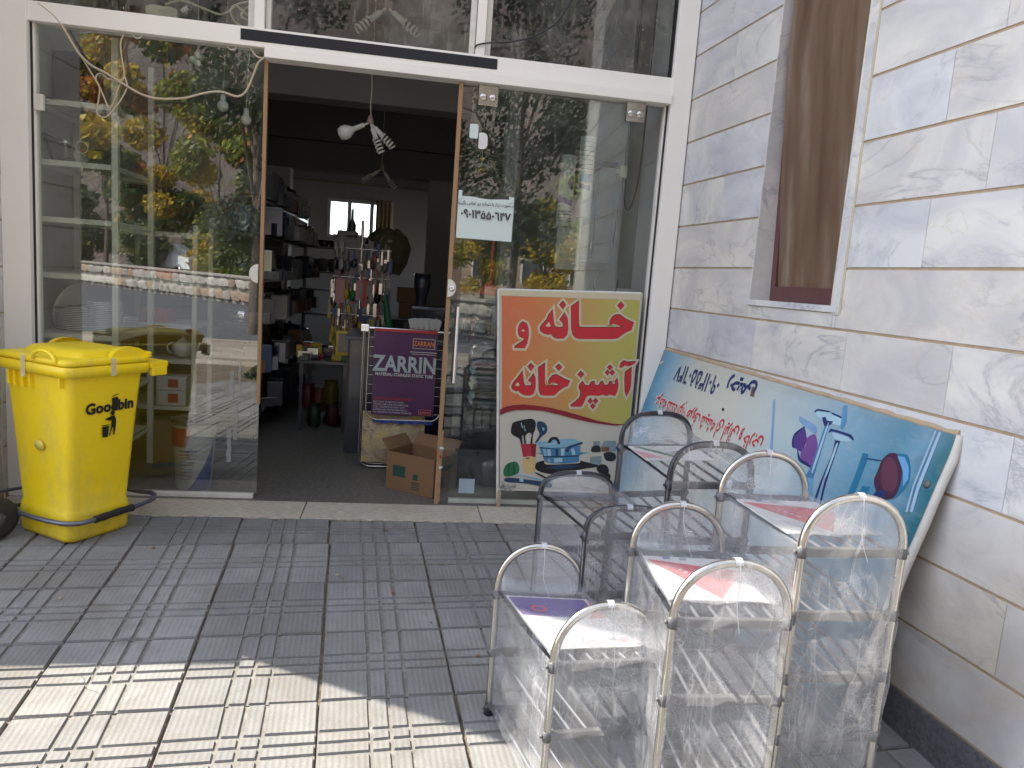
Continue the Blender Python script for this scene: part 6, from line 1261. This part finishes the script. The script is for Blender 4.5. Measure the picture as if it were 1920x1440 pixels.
for nm_, m_, n_ in (('hung_goods', 'yellowp', 26), ('hung_goods', 'cloth', 46), ('hung_goods', 'redp', 20), ('hung_goods', 'bluep', 20), ('hung_goods', 'steel', 26)):
    b_ = MB()
    for k in range(n_):
        x = rnd.uniform(-.64, -.09); z = rnd.uniform(.70, 1.12) if m_ == 'yellowp' else rnd.uniform(.72, 1.68); w = rnd.uniform(.006, .016); h = rnd.uniform(.05, .13); y = 2.38+rnd.uniform(-.04, .03)
        b_.box(x-w, x+w, y, y+.01, z-h, z); b_.tube([(x, y+.005, z), (x, y+.005, z+.03)], .003, 4)
    o_ = ob(nm_, b_, M[m_], ds); o_['kind'] = 'stuff'
hb_ = MB(); rnd = random.Random(31)
for k in range(300):
    x = rnd.uniform(-.62, -.10); z = rnd.uniform(.72, 1.75); w = rnd.uniform(.008, .022); h = rnd.uniform(.04, .12); hb_.box(x-w, x+w, 2.43+rnd.uniform(-.02, .02), 2.45, z-h, z)
hk = ob('hung_goods', hb_, M['pot'], ds); hk['kind'] = 'stuff'
# dark shelves along the left wall with pots
dsu = thing('dark_shelf_unit', 'long dark shelf unit full of pots along the left wall', 'shelves', (-1.45, 2.7, 0))
for z in (1.95, 1.66, 1.30, .95, .55, .2): ob('shelf_board', MB().bbox(-2.1, -1.12+.02*(z < 1), 1.5, 4.6, z-.03, z, .003), M['pot'], dsu)
for y in (1.5, 2.9, 4.55): ob('upright', MB().box(-1.15, -1.12, y, y+.03, 0, 2.1), M['pot'], dsu)
random.seed(5)
pn_ = ['front', 'second', 'third', 'fourth', 'fifth', 'sixth', 'seventh', 'rearmost']
for j, z in enumerate((1.95, 1.66, 1.30, .95, .55)):
    for k in range(8):
        y = 1.62+.37*k; r = random.uniform(.08, .13); h = random.uniform(.08, .2 if z < 1.9 else .26); x = -1.24-.02*random.random()
        kind = random.randrange(3)
        t = thing('cooking_pot', '%s pot on the %s shelf of the long dark unit' % (pn_[k], ('top', 'second', 'third', 'fourth', 'lowest')[j]), 'pot', (x, y, z), 0, 'pots on the dark shelves')
        m_ = M[('pot', 'potb', 'greyplastic')[kind]] if random.random() < .8 else M['chrome']
        ob('bowl', MB().lathe([(.0001, 0), (r*.8, 0), (r, h*.3), (r, h), (r*.93, h), (r*.9, .01)], 16, c=(x, y, z+.001)), m_, t)
        ob('lid', MB().lathe([(r*1.02, h), (r*.6, h+.025), (.015, h+.03), (.02, h+.05), (.0001, h+.055)], 16, c=(x, y, z+.001)), m_ if kind else M['greyplastic'], t)
for m_, n_, sd_ in (('pot', 90, 1), ('greyplastic', 50, 2), ('carton', 14, 3), ('steel', 16, 4), ('potb', 40, 5), ('cloth', 18, 6)):
    rnd = random.Random(sd_); b_ = MB()
    for k in range(n_):
        z = rnd.choice((1.95, 1.66, 1.30, .95, .55, .2)); y = rnd.uniform(1.55, 4.5); w = rnd.uniform(.03, .10); h = rnd.uniform(.06, .24); x = rnd.uniform(-1.2, -1.02 if z < 1.9 else -1.12); 
        b_.bbox(x-w, x+w*.9, y-w, y+w, z+.001, z+h, .006, M4=Matrix.Translation((x, y, z)) @ Matrix.Rotation(rnd.uniform(-.5, .5), 4, 'Z') @ Matrix.Translation((-x, -y, -z)))
    o_ = ob('packed_goods', b_, M[m_], dsu); o_['kind'] = 'stuff'
for m_, n_, sd_ in (('pot', 24, 11), ('redp', 8, 12), ('yellowp', 6, 13), ('steel', 8, 14), ('green', 5, 15)):
    rnd = random.Random(sd_); b_ = MB()
    for k in range(n_):
        x = rnd.uniform(-.86, -.40); y = rnd.uniform(1.9, 2.6); w = rnd.uniform(.02, .06); h = rnd.uniform(.03, .12); b_.bbox(x-w, x+w, y-w*.6, y+w*.6, .632, .632+h, .004)
    o_ = ob('table_goods', b_, M[m_], ds); o_['kind'] = 'stuff'
# back room rack and coffee machine
brk = thing('steel_rack', 'grey open steel rack against the back of the shop', 'rack', (-.95, 4.4, 0))
for z in (1.66, 1.38, 1.18, .9, .5): ob('shelf_board', MB().box(-1.1, -.62, 4.1, 4.5, z-.02, z), M['greyplastic'], brk)
for x in (-1.1, -.62): ob('upright', MB().box(x, x+.025, 4.1, 4.13, 0, 1.7), M['greyplastic'], brk)
for k in range(4): one('pan', pn_[k]+' dark pan on top of the grey steel rack', 'pan', MB().lathe([(.0001, 0), (.05, 0), (.07, .07), (.065, .07), (.045, .01)], 14, c=(-1.02+.12*k, 4.25, 1.662)), M['pot'], 'pans on the steel rack')
for k in range(4): one('bowl', pn_[k]+' bowl stack on the second shelf of the grey steel rack', 'bowl', MB().lathe([(.0001, 0), (.05, 0), (.075, .12), (.06, .14), (.0001, .15)], 14, c=(-1.02+.12*k, 4.25, 1.382)), M['greyplastic'], 'bowls on the steel rack')
cm_ = thing('meat_grinder', 'dark machine with a tall hopper on the right behind the cartons', 'machine', (.22, 2.6, .9))
ob('hopper', MB().lathe([(.055, .0), (.05, .18), (.075, .26), (.08, .40), (.072, .40), (.06, .27)], 18, c=(.20, 2.55, 1.04)), M['pot'], cm_); ob('housing', MB().bbox(.10, .45, 2.4, 2.8, .93, 1.14, .03), M['pot'], cm_)
ob('stand', MB().box(.05, .9, 2.35, 2.9, 0, .93), M['pot'], cm_)
# ================================================================ INSIDE: RIGHT WINDOW
ep = thing('electric_panel', 'grey metal electric cabinet on the inner right wall', 'cabinet', (1.5, 1.3, 1.63))
ob('cabinet', MB().bbox(1.45, 1.579, 1.02, 1.56, 1.63, 2.34, .006), S('grey_enamel', (.36, .36, .35), .4), ep)
ob('door', MB().bbox(1.440, 1.449, 1.04, 1.54, 1.65, 2.32, .003), S('dark_grey_enamel', (.17, .175, .17), .4), ep)
for z in (1.75, 2.2): ob('hinge', MB().bbox(1.43, 1.4395, 1.03, 1.05, z-.03, z+.03, .002), M['chrome'], ep)
one('panel_hood', 'small black hood above the electric cabinet', 'hood', MB().bbox(1.42, 1.579, 1.0, 1.6, 2.355, 2.385, .004), M['cableb'])
P = smooth_path([(1.47, .40, 3.7), (1.47, .40, 2.9), (1.46, .39, 2.5), (1.45, .38, 2.28), (1.44, .38, 2.1), (1.42, .38, 1.85), (1.40, .36, 1.6), (1.33, .36, 1.53), (1.30, .36, 1.44), (1.36, .36, 1.36), (1.45, .36, 1.40), (1.47, .36, 1.5)], 5)
one('cable', 'grey cable running down inside the right glass past the socket', 'cable', MB().tube(P, .006, 8), M['greyplastic'])
one('cable', 'thin dark cable beside the right post inside the glass', 'cable', MB().tube(smooth_path([(1.54, .3, 3.7), (1.54, .3, 2.7), (1.53, .3, 2.2), (1.49, .3, 1.98), (1.45, .3, 2.0), (1.44, .3, 2.16)], 5), .0045, 8), M['cableb'])
sk_ = thing('socket_box', 'cream double socket box on the cable inside the right glass', 'socket', (1.44, .36, 2.2)); ob('box_body', MB().bbox(1.41, 1.46, .34, .38, 2.175, 2.255, .006), M['cabley'], sk_); ob('plug', MB().tube([(1.41, .36, 2.215), (1.385, .36, 2.215)], .014, 8), M['cabley'], sk_)
# rolled posters
def roll(x, z0, z1, r, label, flower):
    t = thing('poster_roll', label, 'poster', (x, .45, z0)); ob('tube_roll', MB().lathe([(r*.8, 0), (r, .002), (r, z1-z0), (r*.8, z1-z0+.002)], 24, c=(x, .45, z0)), M['whiteprint'], t)
    def cp(a0, a1, zf0, zf1): 
        return MB().grid(lambda u, v: (x+(r+.001)*math.cos(R(a0+(a1-a0)*u)), .45+(r+.001)*math.sin(R(a0+(a1-a0)*u)), zf0(u)+(zf1(u)-zf0(u))*v), 12, 4)
    m_ = M['violet']; h = z1-z0
    if flower:
        ob('print', cp(200, 345, lambda u: z0+h*(.34-.06*u), lambda u: z0+h*(.44-.10*u)), m_, t)
        ob('print', cp(265, 330, lambda u: z0+h*(.60-.09*math.sin(u*3.1)), lambda u: z0+h*(.62+.10*math.sin(u*3.1))), M['violet2'], t)
        for k in range(4): ob('print', cp(205, 335, lambda u: z0+h*(.07+.045*k), lambda u: z0+h*(.078+.045*k)), m_, t)
    else:
        for k in range(7): ob('print', cp(220, 320, lambda u: z0+h*(.60+.055*k), lambda u: z0+h*(.606+.055*k)), m_, t)
        ob('print', cp(200, 340, lambda u: z0+h*.44, lambda u: z0+h*.54), M['blur'], t); ob('print', cp(215, 300, lambda u: z0+h*(.36-.03*u), lambda u: z0+h*(.42-.03*u)), M['violet2'], t)
roll(1.075, 1.83, 2.30, .052, 'white rolled poster with a purple flower inside the right glass', True)
roll(1.20, 1.90, 2.43, .052, 'taller white rolled poster with blue text lines beside the flower one', False)
# wooden ornament hanging
orn = thing('hanging_ornament', 'string of yellow and brown wooden discs hanging inside the right glass', 'ornament', (.47, .25, 2.1))
ob('string', MB().tube([(.47, .25, 2.1), (.47, .25, 3.74)], .0018, 5), M['cabley'], orn)
for k, (z, r, h, m_) in enumerate(((2.255, .045, .008, 'yellowp'), (2.275, .02, .02, 'redp'), (2.19, .016, .022, 'yellowp'), (2.15, .055, .02, 'cloth'), (2.125, .026, .018, 'yellowp'), (2.10, .055, .016, 'carton'))):
    ob('disc', MB().lathe([(.0001, -h*.5), (r*.8, -h*.4), (r, 0), (r*.8, h*.4), (.0001, h*.5)], 18, c=(.47, .25, z)), M[m_], orn)
one('wall_pillar', 'grey pillar standing inside the right glass', 'pillar', MB().bbox(.80, .90, 1.6, 1.8, -.0, 3.6, .004), M['wallin2'])
one('red_plunger', 'red rubber plunger with a dark handle behind the banner top', 'plunger', MB().lathe([(.075, 0), (.07, .03), (.05, .06), (.016, .075), (.016, .10)], 20, c=(.60, .42, 1.335)).tube([(.60, .42, 1.43), (.60, .42, 1.72)], .010, 8), M['redp'])
# towels and shelf behind the right door glass
rk2 = thing('side_shelf', 'dark wire shelf holding folded towels behind the right door glass', 'shelves', (.80, .62, 0))
for z in (.585, .42, .28): ob('shelf_board', MB().bbox(.42, 1.3, .30, .82, z-.012, z, .003), M['pot'], rk2)
for (x, y) in ((.43, .43), (1.29, .43), (.43, .81), (1.29, .81)): ob('upright', MB().box(x-.008, x+.008, y-.008, y+.008, 0, .95), M['pot'], rk2)
tc_ = [('grey_green', (.30, .36, .33)), ('teal', (.16, .36, .33)), ('pink', (.42, .22, .24)), ('lime', (.45, .50, .20)), ('yellow', (.46, .38, .20)), ('violet', (.25, .22, .34)), ('teal', (.12, .30, .28)), ('pink', (.45, .28, .28))]
for k, (cn, c) in enumerate(tc_):
    z = .588+.034*k; x0 = .50+.01*(k % 3); P = [(x0+.0, z+.003), (x0+.22, z+.003)]
    tw = MB(); w = .215; rr = .016
    prof_ = [(x0+rr-rr*math.cos(a)*1.0, z+.017+rr*math.sin(a)) for a in [-math.pi/2+math.pi*j/8 for j in range(9)]]
    loop = [(x0+w, z+.001)]+[(x0+rr-rr*math.cos(a), z+.017+rr*math.sin(a)) for a in [-math.pi/2+math.pi*j/8 for j in range(9)]]+[(x0+w, z+.033)]
    tw.slab(loop, -.22, -.30, lambda u, v, h: (u, -h, v))
    one('folded_towel', '%s folded towel, %s from the bottom of the pile behind the door glass' % (cn.replace('_', ' '), wd[k]), 'towel', tw, S('towel_'+cn+str(k), c, .95, var=.15, scale=60, bump=.4, bscale=180), 'folded towels behind the door glass')
one('wrapped_pot', 'clear wrapped dark pot beside the towel pile', 'pot', MB().lathe([(.0001, 0), (.06, 0), (.07, .04), (.07, .10), (.03, .13), (.0001, .135)], 18, c=(.82, .55, .587)), M['potb'])
for k in range(6): one('packed_tray', '%s grey tray on the shelf below the towels' % wd[k], 'tray', MB().bbox(.50+.06*k, .545+.06*k, .46, .70, .423, .52, .004), M['cloth'], 'trays below the towels')
one('floor_bag', 'dark bundle of bags on the floor behind the banner', 'bag', MB().loft([[(.75+.2*s*math.cos(a), .5+.15*s*math.sin(a), z) for a in [6.283*k/14 for k in range(14)]] for s, z in ((.9, .0), (1.1, .1), (.8, .22), (.3, .27))]), M['pot'])
one('interior_notice', 'white framed notice leaning inside the right glass near the cabinet', 'notice', MB().bbox(1.12, 1.30, .85, .87, 1.55, 1.95, .003), M['whiteprint'])
